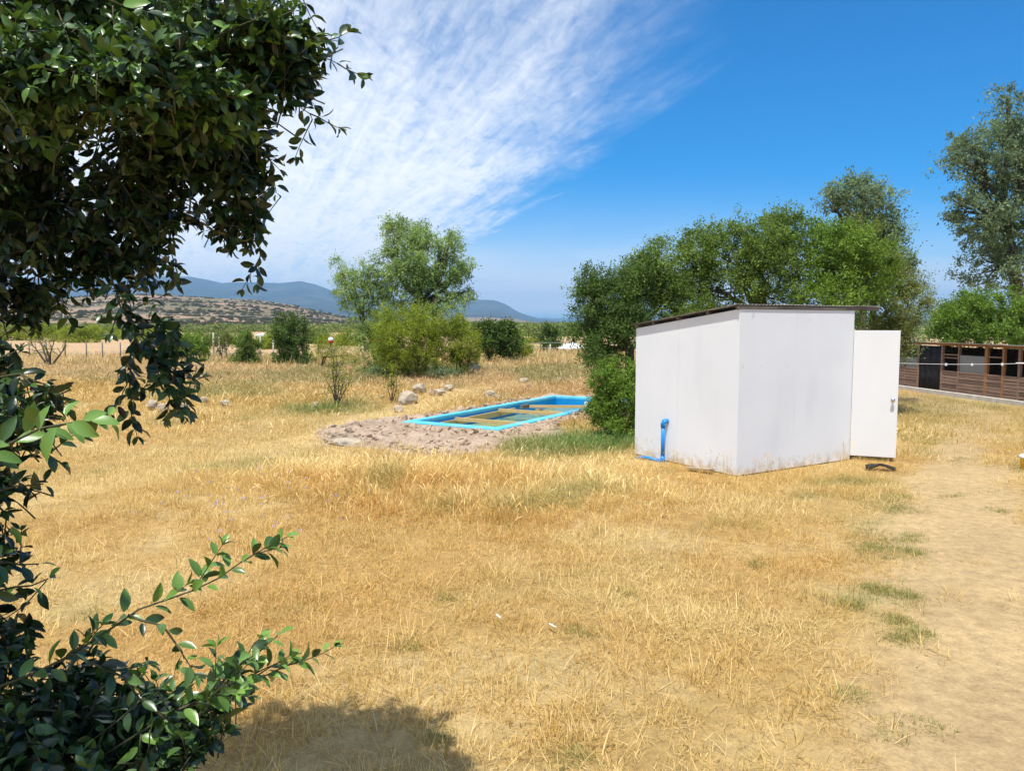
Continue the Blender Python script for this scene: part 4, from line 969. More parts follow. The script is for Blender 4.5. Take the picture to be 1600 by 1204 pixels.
# ------------------------------------------------------------------ the pool
def make_pool():
    rz = math.atan2(PU[1], PU[0])      # local x = across (PU); local y then is -PV, so use mirrored v
    root = empty('swimming_pool', (PO[0], PO[1], 0.12), math.atan2(PV[1], PV[0]), 'bright blue fibreglass swimming pool sunk in bare soil', 'pool')
    # local x along the length (PV), local y across (PU)
    W, L, rw, dep = PW, PL, 0.20, 1.15
    rim = MB()
    def ring(o0, o1, z0, z1):
        a = [(-o0, -o0), (L + o0, -o0), (L + o0, W + o0), (-o0, W + o0)]; b = [(-o1, -o1), (L + o1, -o1), (L + o1, W + o1), (-o1, W + o1)]
        return [(x, y, z0) for x, y in a] + [(x, y, z1) for x, y in b], [(i, (i + 1) % 4, 4 + (i + 1) % 4, 4 + i) for i in range(4)]
    for o0, o1, z0, z1 in ((0, 0, -0.12, -0.015), (0, -0.012, -0.015, 0.0), (-0.012, -rw + 0.015, 0.0, 0.006), (-rw + 0.015, -rw, 0.006, -0.008), (-rw, -rw, -0.008, -0.06)):
        v, f = ring(o0, o1, z0, z1); rim.add(v, f)
    rim.build('rim', M['pool_rim'], root)
    sh = MB()
    steps = ((-rw, -rw - 0.02, -0.061, -0.33), (-rw - 0.02, -rw - 0.05, -0.33, -0.345), (-rw - 0.05, -rw - 0.10, -0.345, -dep))
    for o0, o1, z0, z1 in steps:
        v, f = ring(o0, o1, z0, z1); sh.add(v, f)
    q = rw + 0.10; sh.add([(q, q, -dep), (L - q, q, -dep), (L - q, W - q, -dep), (q, W - q, -dep)], [(0, 1, 2, 3)])
    sh.build('shell', M['pool_wall'], root)
    MB().lathe([(0.06, 0.0), (0.055, -0.012), (0.03, -0.016), (0.012, -0.02)], (L - rw - 0.022, W * 0.52, -0.17), 16, 'x').build('return_inlet', M['white'], root)
    # water
    m, nt, N, Lk, P = material('pool_water'); P.inputs['Base Color'].default_value = (0.10, 0.20, 0.13, 1); P.inputs['Roughness'].default_value = 0.06; P.inputs['IOR'].default_value = 1.33
    P.inputs['Alpha'].default_value = 1.0
    tc = N.new('ShaderNodeTexCoord'); t = N.new('ShaderNodeTexNoise'); t.inputs['Scale'].default_value = 5; Lk.new(tc.outputs['Object'], t.inputs['Vector']); bm_ = N.new('ShaderNodeBump'); bm_.inputs['Strength'].default_value = 0.12; bm_.inputs['Distance'].default_value = 0.02; Lk.new(t.outputs['Fac'], bm_.inputs['Height']); Lk.new(bm_.outputs[0], P.inputs['Normal'])
    gw = N.new('ShaderNodeTexNoise'); gw.inputs['Scale'].default_value = 0.9; Lk.new(tc.outputs['Object'], gw.inputs['Vector']); rr = N.new('ShaderNodeValToRGB'); rr.color_ramp.elements[0].color = (0.12, 0.30, 0.25, 1); rr.color_ramp.elements[1].color = (0.33, 0.38, 0.17, 1); rr.color_ramp.elements[0].position = 0.4; rr.color_ramp.elements[1].position = 0.6
    Lk.new(gw.outputs['Fac'], rr.inputs[0]); Lk.new(rr.outputs[0], P.inputs['Base Color'])
    q = rw + 0.015; n = 12; vs = [(q + (L - 2 * q) * i / n, q + (W - 2 * q) * j / n, 0) for i in range(n + 1) for j in range(n + 1)]
    fs = [(i * (n + 1) + j, (i + 1) * (n + 1) + j, (i + 1) * (n + 1) + j + 1, i * (n + 1) + j + 1) for i in range(n) for j in range(n)]
    w = MB().add(vs, fs).build('water', m); w.location = (PO[0], PO[1], 0.12 - 0.30); w.rotation_euler = (0, 0, math.atan2(PV[1], PV[0])); tag(w, kind='structure')
    zt = 0.12

    def lp(v, u, z): p = PO + PV * v + PU * u; return Vector((p[0], p[1], zt + z))

    def timber(p, q, w_, h_, label):
        c = (p + q) / 2; m = MB().beam(p - c, q - c, w_, h_); o = m.build('timber_beam', M['lumber']); o.location = c
        tag(o, label, 'timber', 'raw timbers laid in the pool'); return o
    timber(lp(0.50, W - rw - 0.07, -0.19), lp(4.3, W - rw - 0.06, -0.17), 0.05, 0.13, 'long raw plank on edge along the far left pool wall')
    timber(lp(1.55, 0.16, -0.10), lp(1.55, W - 0.30, -0.10), 0.07, 0.075, 'raw cross timber over the pool nearest the camera')
    timber(lp(3.45, 0.14, -0.08), lp(3.45, W - 0.30, -0.08), 0.07, 0.075, 'middle raw cross timber over the pool')
    timber(lp(5.35, 0.16, -0.07), lp(4.75, W - 0.45, -0.10), 0.06, 0.07, 'farthest raw cross timber over the pool, set askew')
    timber(lp(4.30, 0.22, -0.20), lp(5.0, W - 0.5, -0.22), 0.05, 0.06, 'thin low timber lying under the farthest cross timber')
    c = lp(4.65, W - 0.36, -0.10); o = MB().box((-0.16, -0.05, -0.05), (0.16, 0.05, 0.05), 0.008).build('grey_block', M['post']); o.location = c; o.rotation_euler = (0, 0, math.atan2(PV[1], PV[0]))
    tag(o, 'dark grey block at the far end of the askew timber in the pool', 'block')


make_pool()


# ------------------------------------------------------------------ rocks, clods
def rock_mesh(seed, sx, sy, sz):
    r = np.random.default_rng(seed); me = bpy.data.meshes.new('boulder')
    import bmesh
    bm = bmesh.new(); bmesh.ops.create_icosphere(bm, subdivisions=3, radius=1.0)
    pl = [(unit(r.normal(size=3)), 0.62 + 0.3 * r.random()) for _ in range(11)]
    for v in bm.verts:
        c = np.array(v.co)
        for nrm, d in pl:
            e = c @ nrm - d
            if e > 0: c = c - nrm * e * 0.92
        c = c * (1 + 0.05 * r.normal())
        v.co = (c[0] * sx, c[1] * sy, c[2] * sz)
    bm.to_mesh(me); bm.free(); return me


rocks = [(636, 618, 26, 17, 'largest pale boulder heaped left of the pool'), (655, 612, 20, 13, 'grey boulder behind the largest pale boulder'), (622, 632, 14, 9, 'small pale stone at the foot of the largest boulder'), (683, 617, 22, 8, 'long flat pale slab right of the largest boulder'), (700, 612, 16, 9, 'tawny boulder beside the long flat slab'), (765, 614, 16, 9, 'pale rounded boulder above the pool edge'), (778, 616, 9, 6, 'small stone beside the rounded boulder above the pool'), (818, 599, 13, 7, 'white boulder in the grass above the middle of the pool'), (826, 604, 8, 5, 'small stone touching the white boulder'), (875, 598, 9, 4, 'flat stone nearest the dark thicket'), (738, 578, 22, 16, 'big mottled boulder under the drooping bush'),
         (255, 634, 14, 10, 'cream boulder at the left end of the stone row'), (285, 630, 18, 9, 'long low boulder second in the left stone row'), (318, 624, 11, 7, 'bright boulder third in the left stone row'), (352, 627, 13, 7, 'tawny boulder fourth in the left stone row'), (238, 628, 12, 10, 'grey boulder under the hanging sprig'), (492, 625, 10, 6, 'small stone left of the sapling'), (560, 608, 9, 5, 'little stone up the bank right of the sapling'), (597, 621, 7, 4, 'little stone between sapling and stalks')]
for k, (px, py, hw, hh, lab) in enumerate(rocks):
    p = gp(px, py + hh * 0.6, 0.12); s = math.hypot(p[0], p[1]) / F
    o = obj('boulder', rock_mesh(400 + k, hw * s * 0.66, hw * s * 0.55, hh * s * 0.85), M['rock']); o.location = (p[0], p[1], Hs(p[0], p[1]) + hh * s * 0.25 + (0.1 if px < 400 else 0.03)); o.rotation_euler = (0, 0, k * 1.3)
    tag(o, lab, 'boulder', 'pale boulders along the bank')


def make_clods():
    r = np.random.default_rng(8); pro = [rock_mesh(450 + k, 1, 0.8, 0.6) for k in range(4)]
    n = 6500; u = -2.2 + (PW + 4.0) * r.random(n); v = -3.2 + 9 * r.random(n) ** 1.7
    x = PO[0] + u * PU[0] + v * PV[0]; y = PO[1] + u * PU[1] + v * PV[1]
    k = (soil_amt(x, y) > 0.45) & (pool_gap(x, y) > 0.12); x, y = x[k], y[k]; n = len(x)
    gap = pool_gap(x, y); s = 0.012 + 0.075 * r.random(n) ** 4
    z = H(x, y) + 0.02 + 0.10 * np.exp(-np.maximum(gap, 0) / 0.9)
    m = noise_mat('soil_clod', (0.34, 0.25, 0.17), (0.54, 0.42, 0.31), 4, 0.95, 0.5)
    scatter('soil_clods', np.stack([x, y, z], 1), np.stack([r.random(n), r.random(n), 6 * r.random(n)], 1), np.stack([s * 1.4, s * 1.2, s], 1), r.integers(0, 4, n), np.ones((n, 3)), pro, m, 'crumbled soil clods and stones strewn round the pool', 'soil')
    # pebbles and crumbs on the path
    n = 520; t = r.integers(0, len(PATH) - 2, n); f = r.random(n); P_ = PATH[t] + (PATH[t + 1] - PATH[t]) * f[:, None] + r.normal(size=(n, 2)) * 0.4
    s = 0.003 + 0.009 * r.random(n) ** 3; z = H(P_[:, 0], P_[:, 1]) + 0.002
    scatter('path_pebbles', np.stack([P_[:, 0], P_[:, 1], z], 1), np.stack([r.random(n), r.random(n), 6 * r.random(n)], 1), np.stack([s, s, s], 1), r.integers(0, 4, n), np.ones((n, 3)), [q.copy() for q in pro], m, 'pebbles and crumbs on the dirt path', 'pebbles')


make_clods()


def make_flat_stone():
    p = gp(538, 692); o = obj('flat_stone', rock_mesh(480, 0.38, 0.24, 0.10), M['rock']); o.location = (p[0], p[1], Hs(p[0], p[1]) + 0.02); tag(o, 'flat pinkish stone at the left end of the soil heap', 'stone')


make_flat_stone()


# ------------------------------------------------------------------ the coop on the right
def make_coop():
    A = np.array((13.50, 26.35)); Bq = np.array((14.12, 20.85)); d = unit(Bq - A)       # runs towards the camera
    def s_of(px):                                        # where the sight line of column px meets the front
        k = (px - 800) / F / (math.cos(PITCH)); # x = k*y (approx. at eye level)
        return float((k * A[1] - A[0]) / (d[0] - k * d[1]))
    rz = math.atan2(d[1], d[0]); root = empty('chicken_coop', (A[0], A[1], 0), rz, 'long low brown plank coop with open mesh bays at the right', 'coop')
    # local x along the front toward the camera, local +y away from the field
    S = {p: s_of(p) for p in (1400, 1413, 1434, 1471, 1497, 1540, 1567, 1592)}
    x0 = S[1400] - 1.6; xe = S[1592] + 3.2; Ht, depth = 1.50, 2.2; pt = 0.66
    bays = [(x0, S[1400], 'plank'), (S[1400], S[1413], 'net'), (S[1413], S[1434], 'net'), (S[1434], S[1471], 'cloth'), (S[1471], S[1497], 'rails'), (S[1497], S[1540], 'half'), (S[1540], S[1567], 'rail'), (S[1567], S[1592], 'open'), (S[1592], S[1592] + 1.6, 'open'), (S[1592] + 1.6, xe, 'half')]
    r = random.Random(4)
    for a, b, kind in bays:
        if kind != 'cloth':
            n = 7; ph = pt / n
            for i in range(n):
                off = r.uniform(-0.012, 0.008); MB().box((a + 0.012, -0.022 + off, i * ph + 0.006), (b - 0.012, 0.0 + off, (i + 1) * ph - 0.010 + r.uniform(-0.003, 0.003)), 0.002).build('plank', M['plank'], root)
            MB().box((a + 0.012, -0.03, pt + 0.002), (b - 0.012, 0.03, pt + 0.05), 0.003).build('rail', M['plank'], root)
        if kind == 'net': MB().box((a + 0.03, 0.0, pt + 0.055), (b - 0.03, 0.006, 1.05)).build('mesh_panel', M['mesh'], root)
        if kind == 'half': MB().box((a + 0.03, -0.004, pt + 0.055), (b - 0.05, 0.002, 1.22)).build('mesh_panel', M['mesh'], root)
        if kind in ('rails', 'rail'):
            for z in ((1.20, 1.10) if kind == 'rails' else (1.20,)): MB().box((a + 0.03, -0.02, z), (b - 0.03, 0.015, z + 0.035), 0.003).build('rail', M['plank'], root)
        if kind == 'cloth':
            vs = []; fs = []; n = 14
            for i in range(n + 1):
                for z in (0.06, 0.5, 1.0, 1.47): x = a + 0.02 + (b - a - 0.04) * i / n; vs.append((x, 0.02 * math.sin(i * 1.7) - 0.01, z))
            for i in range(n):
                for j in range(3): q = i * 4 + j; fs.append((q, q + 4, q + 5, q + 1))
            o = MB().add(vs, fs, True).build('shade_cloth', M['black_cloth'], root); sm = o.modifiers.new('t', 'SOLIDIFY'); sm.thickness = 0.004
    for k, (a, b, kind) in enumerate(bays):
        w = 0.05 if k in (1, 2, 5) else (0.12 if k == 6 else 0.08)
        MB().box((a - w / 2 + 0.0, -0.03 - 0.004 * (k % 2), 0.0), (a + w / 2, 0.045, Ht), 0.004).build('post', M['orange_wood'] if k in (6, 7) else M['plank'], root)
    MB().box((x0, -0.05, Ht + 0.002), (xe, 0.05, Ht + 0.07), 0.004).build('top_beam', M['orange_wood'], root)
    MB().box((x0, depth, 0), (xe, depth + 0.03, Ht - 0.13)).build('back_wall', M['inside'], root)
    MB().box((x0, 0.052, 0), (x0 + 0.03, depth - 0.002, Ht - 0.12)).build('end_wall', M['plank'], root)
    MB().box((xe - 0.03, 0.052, 0), (xe, depth - 0.002, Ht - 0.12)).build('end_wall', M['plank'], root)
    # corrugated roof sheets
    x = x0 - 0.1; k = 0
    while x < xe + 0.1:
        n = 40; x1 = x + 0.86; vs = []; fs = []
        for y, z in ((-0.16 - 0.012 * (k % 3), Ht + 0.075), (depth + 0.2, Ht - 0.10)):
            for i in range(n + 1): xx = x + (x1 + 0.03 - x) * i / n; vs.append((xx, y, z + 0.012 + 0.009 * math.sin(2 * math.pi * xx / 0.09) + 0.004 * (k % 2)))
        for i in range(n): fs.append((i, i + 1, n + 2 + i, n + 1 + i))
        o = MB().add(vs, fs, True).build('roof_sheet', M['zinc'], root); sm = o.modifiers.new('t', 'SOLIDIFY'); sm.thickness = 0.002; x = x1; k += 1
    # concrete kerb in front
    ke = MB().box((x0, -0.42, -0.1), (xe, -0.30, 0.10), 0.01).build('concrete_kerb', M['concrete']); ke.location = (A[0], A[1], 0); ke.rotation_euler = (0, 0, rz); tag(ke, 'pale concrete kerb along the foot of the coop', 'kerb')
    # clothes line crossing in front of the coop
    p0 = np.array(at(1340, 565, 13.6)); p1 = np.array(at(1760, 561, 11.5)); root = empty('clothes_line', (p0[0], p0[1], 0), 0, 'thin white clothes line strung across in front of the coop', 'line')
    pts = []
    for i in range(13): t = i / 12; pts.append(p0 - np.array((p0[0], p0[1], 0)) + (p1 - p0) * t - np.array((0, 0, 0.06 * math.sin(math.pi * t))))
    MB().tube(pts, 0.0032, 6).build('cord', M['white'], root)
    for e in (p0, p1): MB().tube([(e[0] - p0[0], e[1] - p0[1], -0.1), (e[0] - p0[0], e[1] - p0[1], e[2] + 0.05)], 0.035, 8).build('line_post', M['post'], root)
    cord = lambda px: min(((abs((q[0] + p0[0]) / (q[1] + p0[1]) * F * math.cos(PITCH) + 800 - px), tuple(q + np.array((p0[0], p0[1], 0)))) for q in [np.array(pts[0]) + (np.array(pts[-1]) - np.array(pts[0])) * (i / 400) - np.array((0, 0, 0.06 * math.sin(math.pi * i / 400))) for i in range(401)]))[1]
    for px, lab in ((1477, 'white peg on the clothes line nearest the dark doorway'), (1517, 'white peg in the middle of the clothes line'), (1564, 'white peg on the clothes line nearest the right edge')):
        c = cord(px); o = MB().box((-0.014, -0.008, -0.026), (-0.002, 0.008, 0.016), 0.002).box((0.002, -0.008, -0.026), (0.014, 0.008, 0.016), 0.002).build('clothes_peg', M['white']); o.location = c; tag(o, lab, 'peg', 'pegs on the clothes line')
    c = cord(1605); o = MB().tube([(-0.19, 0.02, 0.0), (0, 0.0, -0.004), (0.35, -0.05, 0.012)], [0.008, 0.011, 0.012], 10).build('white_rod', M['white']); o.location = (c[0], c[1], c[2] + 0.004); tag(o, 'white rod at the right end of the clothes line', 'rod')


make_coop()


def make_bucket():
    p = gp(1606, 735); root = empty('yellow_bucket', (p[0], p[1], Hs(p[0], p[1])), 0, 'small yellow bucket with a white lid at the right edge', 'bucket')
    MB().lathe([(0.09, 0.0), (0.11, 0.16), (0.118, 0.165), (0.118, 0.175)], n=20).build('body', M['yellow'], root)
    MB().lathe([(0.122, 0.176), (0.124, 0.20), (0.10, 0.225), (0.04, 0.235)], n=20).build('lid', M['white'], root)


make_bucket()


# ------------------------------------------------------------------ far things
def make_fence(pts, hts, label, mat, wires=3, pr=0.04):
    B = np.array((pts[0][0], pts[0][1], 0)); root = empty('wire_fence', B, 0, label, 'fence'); tops = []
    for (x, y), h in zip(pts, hts):
        MB().tube([(x - B[0], y - B[1], -0.1), (x - B[0] + 0.02, y - B[1], h)], [pr, pr * 0.85], 7).build('post', mat, root)
    for k in range(wires):
        z = 0.3 + 0.32 * k; MB().tube([(x - B[0] - pr, y - B[1], z) for x, y in pts], 0.008, 4).build('wire', M['wire'], root)


def fp(px, Y): return ((px - 800) / F * Y / math.cos(PITCH), Y)


make_fence([fp(p, y) for p, y in ((-30, 41), (20, 41.5), (48, 42), (75, 42.5), (104, 42), (137, 41), (162, 41.5), (190, 42), (225, 42), (262, 41.5))], [1.15] * 10, 'wire fence with dark posts across the left field', M['post'], 3, 0.038)
make_fence([fp(p, y) for p, y in ((318, 41.5), (335, 41), (344, 41), (355, 41), (372, 41.2), (408, 41.5), (428, 42))], [1.5, 1.7, 1.5, 1.8, 1.6, 1.6, 1.4], 'fence of pale stakes behind the thin olive tree', M['pale_post'], 2, 0.05)
make_fence([fp(p, y) for p, y in ((815, 51), (832, 50), (859, 50), (873, 50), (886, 50), (905, 51), (930, 51))], [0.7, 0.8, 0.85, 0.7, 0.75, 0.7, 0.7], 'wire fence with thin posts behind the pool', M['pale_post'], 3, 0.05)


def shelter(name, px, py, Y, w, dpt, h, label, roofm, wall=False):
    x = (px - 800) / F * Y; z = at(px, py, Y)[2]; root = empty(name, (x, Y, 0), 0.12, label, 'shelter' if not wall else 'hut')
    rf = MB(); e = z - h; ov = 0.25
    rf.add([(-w / 2 - ov, -dpt / 2 - ov, e), (w / 2 + ov, -dpt / 2 - ov, e), (w / 2 + ov, dpt / 2 + ov, e), (-w / 2 - ov, dpt / 2 + ov, e), (-w / 2 + 0.5, 0, z), (w / 2 - 0.5, 0, z)], [(0, 1, 5, 4), (2, 3, 4, 5), (1, 2, 5), (3, 0, 4), (3, 2, 1, 0)]); rf.build('roof', roofm, root)
    if wall:
        MB().box((-w / 2, -dpt / 2, -0.2), (w / 2, dpt / 2, e - 0.01)).build('wall', M['white_board'], root)
        MB().box((-0.15, -dpt / 2 - 0.03, 0), (0.15, -dpt / 2 - 0.003, max(0.2, e - 0.15))).build('door', M['dark_wood'], root)
    else:
        for sx in (-1, 1):
            for sy in (-1, 1): MB().tube([(sx * (w / 2 - 0.1), sy * (dpt / 2 - 0.1), -0.1), (sx * (w / 2 - 0.1), sy * (dpt / 2 - 0.1), e - 0.005)], 0.05, 6).build('post', M['pale_post'], root)


shelter('open_shelter', 893, 535, 52, 1.45, 1.4, 0.38, 'open shelter with a bright white roof beside the dark thicket', M['white'])
shelter('field_hut', 411, 520, 80, 0.9, 1.6, 0.25, 'tiny white-roofed hut far off beyond the left field', M['white'], True)


def red_ball():
    p = at(517, 531, 31.8); root = empty('red_white_tank', (p[0], 31.8, 0), 0, 'small round red and white tank on a post over the pale shrub', 'tank')
    MB().tube([(0, 0, -0.1), (0, 0, p[2] - 0.14)], 0.014, 6).build('post', M['post'], root)
    MB().lathe([(0.025, -0.14), (0.09, -0.115), (0.115, -0.06), (0.117, -0.027)], (0, 0, p[2]), 14).build('lower_half', M['red'], root)
    MB().lathe([(0.118, -0.026), (0.115, 0.03), (0.085, 0.09), (0.03, 0.115)], (0, 0, p[2]), 14).build('upper_half', M['white'], root)


red_ball()


def power_line():
    Y = 170; x = (102 - 800) / F * Y; zt = at(102, 472, Y)[2]
    root = empty('utility_pole', (x, Y, 0), 0, 'pale utility pole rising over the yellow-green bushes at left', 'utility pole')
    MB().tube([(0, 0, -0.2), (0, 0, zt + 0.3)], [0.17, 0.12], 8).build('pole', M['concrete'], root); MB().box((-0.9, -0.06, zt - 0.1), (0.9, 0.06, zt), 0).build('crossarm', M['post'], root)
    ends = [((-120 - 800) / F * 165, 165, at(-120, 464, 165)[2]), (x, Y, zt), ((330 - 800) / F * 215, 215, at(330, 491, 215)[2]), ((720 - 800) / F * 300, 300, at(720, 495, 300)[2])]
    for k, dx in enumerate((-0.8, 0.8)):
        pts = []
        for a, b in zip(ends[:-1], ends[1:]):
            for i in range(8): t = i / 8; pts.append((a[0] + (b[0] - a[0]) * t + dx, a[1] + (b[1] - a[1]) * t, a[2] + (b[2] - a[2]) * t - 0.9 * math.sin(math.pi * t) - 0.0 * k))
        o = MB().tube(pts, 0.03, 4).build('power_cable', M['wire']); tag(o, ('nearer' if k == 0 else 'farther') + ' of the two power cables crossing before the scrub hill', 'cable', 'power cables')


power_line()


# far scrub and woods
def blob(seed, n=70, leaf=0.26):
    r = np.random.default_rng(seed); q = unit(r.normal(size=(n * 4, 3))); q[:, 2] = np.abs(q[:, 2]) * 0.9; rad = 0.6 + 0.4 * r.random(len(q))
    C = q * rad[:, None]; V, Fc, t = leaf_quads(C, r.normal(size=C.shape), q + r.normal(size=C.shape) * 0.4, leaf * (0.6 + 0.8 * r.random(len(C))), leaf * 0.7 * (0.6 + 0.8 * r.random(len(C))), np.clip(0.5 + 0.25 * r.normal(size=len(C)), 0, 1))
    return np_mesh('scrub', V, Fc, False, {'tint': ('FLOAT', 'POINT', t.astype(np.float32))})


def far_scrub():
    r = np.random.default_rng(9)
    pro = [blob(500 + k) for k in range(4)]
    # shrubs dotted over the hillside
    k = (HT <= 1.0) & (HT > 0.02); base = HV[k]; n = 15000; i = r.integers(0, len(base), n); p = base[i] + np.stack([r.normal(size=n) * 4, r.normal(size=n) * 5, np.zeros(n)], 1)
    d = fbm(p[:, 0], p[:, 1], 60, 70, 3); w = r.random(n) < sstep(d, 0.36, 0.56) * 0.95 + 0.06; p = p[w]; n = len(p); s = 0.6 + 1.5 * r.random(n) ** 2
    p[:, 2] -= 0.2
    scatter('hill_scrub', p, np.stack([np.zeros(n), np.zeros(n), 6 * r.random(n)], 1), np.stack([s, s, s * 0.9], 1), r.integers(0, 4, n), np.ones((n, 3)), pro, M['scrub'], 'dark shrubs dotted over the scrub hill', 'scrub')
    # woods filling the valley floor
    n = 5200; Y = 130 + 900 * r.random(n) ** 1.8; x = Y * (-0.95 + 1.2 * r.random(n)); f = fbm(x, Y, 55, 75, 3); w = (f > 0.44) | (Y > 420); w &= (HT.max() > 0)
    x, Y = x[w], Y[w]; hillzone = ((x / Y * F + 800 < 540) & (Y > 270)) | ((Y < 175) & (x / Y * F + 800 < 600)); x, Y = x[~hillzone], Y[~hillzone]; n = len(x); s = 0.7 + 1.2 * r.random(n) ** 2 + Y * 0.0022
    scatter('valley_wood', np.stack([x, Y, np.zeros(n) - 0.2], 1), np.stack([np.zeros(n), np.zeros(n), 6 * r.random(n)], 1), np.stack([s * 1.2, s * 1.2, s * 1.2], 1), r.integers(0, 4, n), np.ones((n, 3)), [blob(530 + k_) for k_ in range(4)], M['far'], 'far green woods and hedges filling the valley floor', 'wood')
    # wild flowers in the grass
    pet = [blob(520 + k, 4, 0.9) for k in range(2)]
    n = 46; p = np.array([gp(380 + 75 * r.normal(), 805 + 22 * r.normal()) for _ in range(n)]); p[:, 2] = H(p[:, 0], p[:, 1]) + 0.1 + 0.12 * r.random(n); s = 0.010 + 0.008 * r.random(n)
    scatter('lilac_flowers', p, np.zeros((n, 3)), np.stack([s, s, s], 1), r.integers(0, 2, n), np.ones((n, 3)), pet, noise_mat('lilac_petal', (0.42, 0.34, 0.62), (0.55, 0.48, 0.72), 5, 0.7), 'tiny lilac flowers in the grass at left', 'flowers')


far_scrub()


# ------------------------------------------------------------------ the broad-leaved tree in the left foreground
def leaf_template(seed):
    r = np.random.default_rng(seed); ts = np.array((0.0, 0.12, 0.36, 0.62, 0.84, 1.0)); ws = np.array((0.03, 0.26, 0.46, 0.44, 0.25, 0.02)) * (0.9 + 0.2 * r.random())
    fold = 0.16 + 0.14 * r.random(); curl = 0.10 + 0.22 * r.random(); tw = r.normal() * 0.25
    V = []
    for t, w in zip(ts, ws):
        z = -curl * (t - 0.2) ** 2 * 1.2
        for s in (-1, 0, 1):
            a = tw * t; y = s * w * 0.52; zz = z + abs(s) * w * fold + 0.012 * math.sin(t * 14 + s)
            V.append((t, y * math.cos(a) - zz * math.sin(a) * 0.3, zz + y * math.sin(a)))
    Fc = []
    for i in range(5):
        for j in range(2): a = i * 3 + j; Fc.append((a, a + 3, a + 4, a + 1))
    return np.array(V), np.array(Fc)


LEAFT = [leaf_template(600 + k) for k in range(6)]


def make_foreground_tree():
    r = np.random.default_rng(31)
    base = np.array((-2.35, 2.3, 0.0))
    root = empty('broadleaf_tree', base, 0, 'dark glossy broad-leaved tree overhanging the left foreground', 'tree')
    Ls = []                      # leaves: (pos, dir, normal, length, tint, explicit)
    twigs = []                   # (pts, radius)

    def sprig(p, d, L, leaf, show=0, gap=0.034, droop=0.12, tint=0.5, face=0.0):
        d = unit(np.array(d, float)); p = np.array(p, float); pts = [p.copy()]; n = max(2, int(L / gap)); up = np.array((0, 0, 1.0))
        ph = r.random() * 3.14
        for i in range(n):
            d = unit(d + r.normal(size=3) * 0.09 - up * droop * 0.12); p = p + d * gap; pts.append(p.copy())
            a = unit(np.cross(d, up) + 1e-4); b = np.cross(a, d)
            ang = ph + (i % 2) * math.pi / 2 + r.normal() * 0.25
            o = a * math.cos(ang) + b * math.sin(ang)
            fr = (i + 1) / n; ll = leaf * (0.75 + 0.5 * r.random()) * (1 - 0.35 * max(0, fr - 0.6) / 0.4)
            for sgn in (-1, 1):
                if r.random() < 0.07: continue
                dd = unit(o * sgn + d * (0.55 + 0.4 * r.random()) + r.normal(size=3) * 0.16 - up * 0.1)
                nn = unit(up * 0.7 + d * 0.55 + r.normal(size=3) * 0.35 - o * sgn * 0.25 + np.array((-0.2, -1.0, 0)) * face)
                Ls.append((p + dd * 0.006, dd, nn, ll, np.clip(tint + 0.2 * r.normal() + 0.15 * max(0, fr - 0.6), 0, 1), show))
        for sgn in (-1, 1):
            a = unit(np.cross(d, up) + 1e-4); dd = unit(d + a * sgn * 0.5 + r.normal(size=3) * 0.1); Ls.append((p, dd, unit(up + r.normal(size=3) * 0.3), leaf * 0.7, np.clip(tint + 0.3, 0, 1), show))
        twigs.append((pts, 0.0022 if L < 0.35 else 0.003))

    def mass(px, py, Y, hw, hh, hd, n, leaf=0.056, out=0.7, dn=0.25, tint=0.42, inner=0.35, show=0, face=0.0):
        c = np.array(Y) if isinstance(Y, tuple) else at(px, py, Y); Y = c[1]; rx = hw * Y / F; rz = hh * Y / F
        for _ in range(n):
            q = unit(r.normal(size=3)); rad = inner + (1 - inner) * r.random() ** 0.7; L = 0.12 + 0.14 * r.random()
            o = q * np.array((rx, hd, rz)) * rad
            d = unit(unit(q / np.array((rx, hd, rz))) * out + r.normal(size=3) * 0.5 + np.array((0.1, -0.15, 0.15 - dn)))
            sprig(c + o - d * L * 0.8, d, L, leaf, show, tint=tint, face=face)
    # upper canopy; its top leans towards the camera and shades the lower part
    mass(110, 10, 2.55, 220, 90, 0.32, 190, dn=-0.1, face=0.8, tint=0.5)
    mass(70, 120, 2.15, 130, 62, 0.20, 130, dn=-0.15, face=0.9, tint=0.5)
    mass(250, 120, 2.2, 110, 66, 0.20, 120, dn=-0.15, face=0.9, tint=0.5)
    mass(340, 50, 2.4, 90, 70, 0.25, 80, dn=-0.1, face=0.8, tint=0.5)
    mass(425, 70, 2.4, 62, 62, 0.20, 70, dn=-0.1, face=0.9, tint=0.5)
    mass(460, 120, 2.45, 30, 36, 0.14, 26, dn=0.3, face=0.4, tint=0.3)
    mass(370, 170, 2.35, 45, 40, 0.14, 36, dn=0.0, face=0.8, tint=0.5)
    mass(30, 230, 2.65, 85, 90, 0.32, 120, dn=0.4, tint=0.22)  # underside masses: low tint paints shade into the leaf colour
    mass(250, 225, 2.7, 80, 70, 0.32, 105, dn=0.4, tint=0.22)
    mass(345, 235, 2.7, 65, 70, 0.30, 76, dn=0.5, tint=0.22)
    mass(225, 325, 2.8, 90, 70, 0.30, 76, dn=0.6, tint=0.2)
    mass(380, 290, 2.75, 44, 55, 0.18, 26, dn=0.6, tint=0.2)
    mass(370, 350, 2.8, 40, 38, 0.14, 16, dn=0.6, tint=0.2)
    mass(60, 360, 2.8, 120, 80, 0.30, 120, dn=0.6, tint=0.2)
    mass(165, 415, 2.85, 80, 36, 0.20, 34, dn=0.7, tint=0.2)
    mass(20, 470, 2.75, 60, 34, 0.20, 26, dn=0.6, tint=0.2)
    # out of frame: the rest of the crown, above and to the left, then added shading foliage
    mass(80, -150, 2.6, 330, 100, 0.35, 150, 0.07, dn=0.0)
    mass(-340, 100, 2.5, 270, 300, 0.7, 200, 0.075, dn=0.2)
    mass(330, -90, 2.6, 150, 60, 0.3, 50, 0.065, dn=0.0)
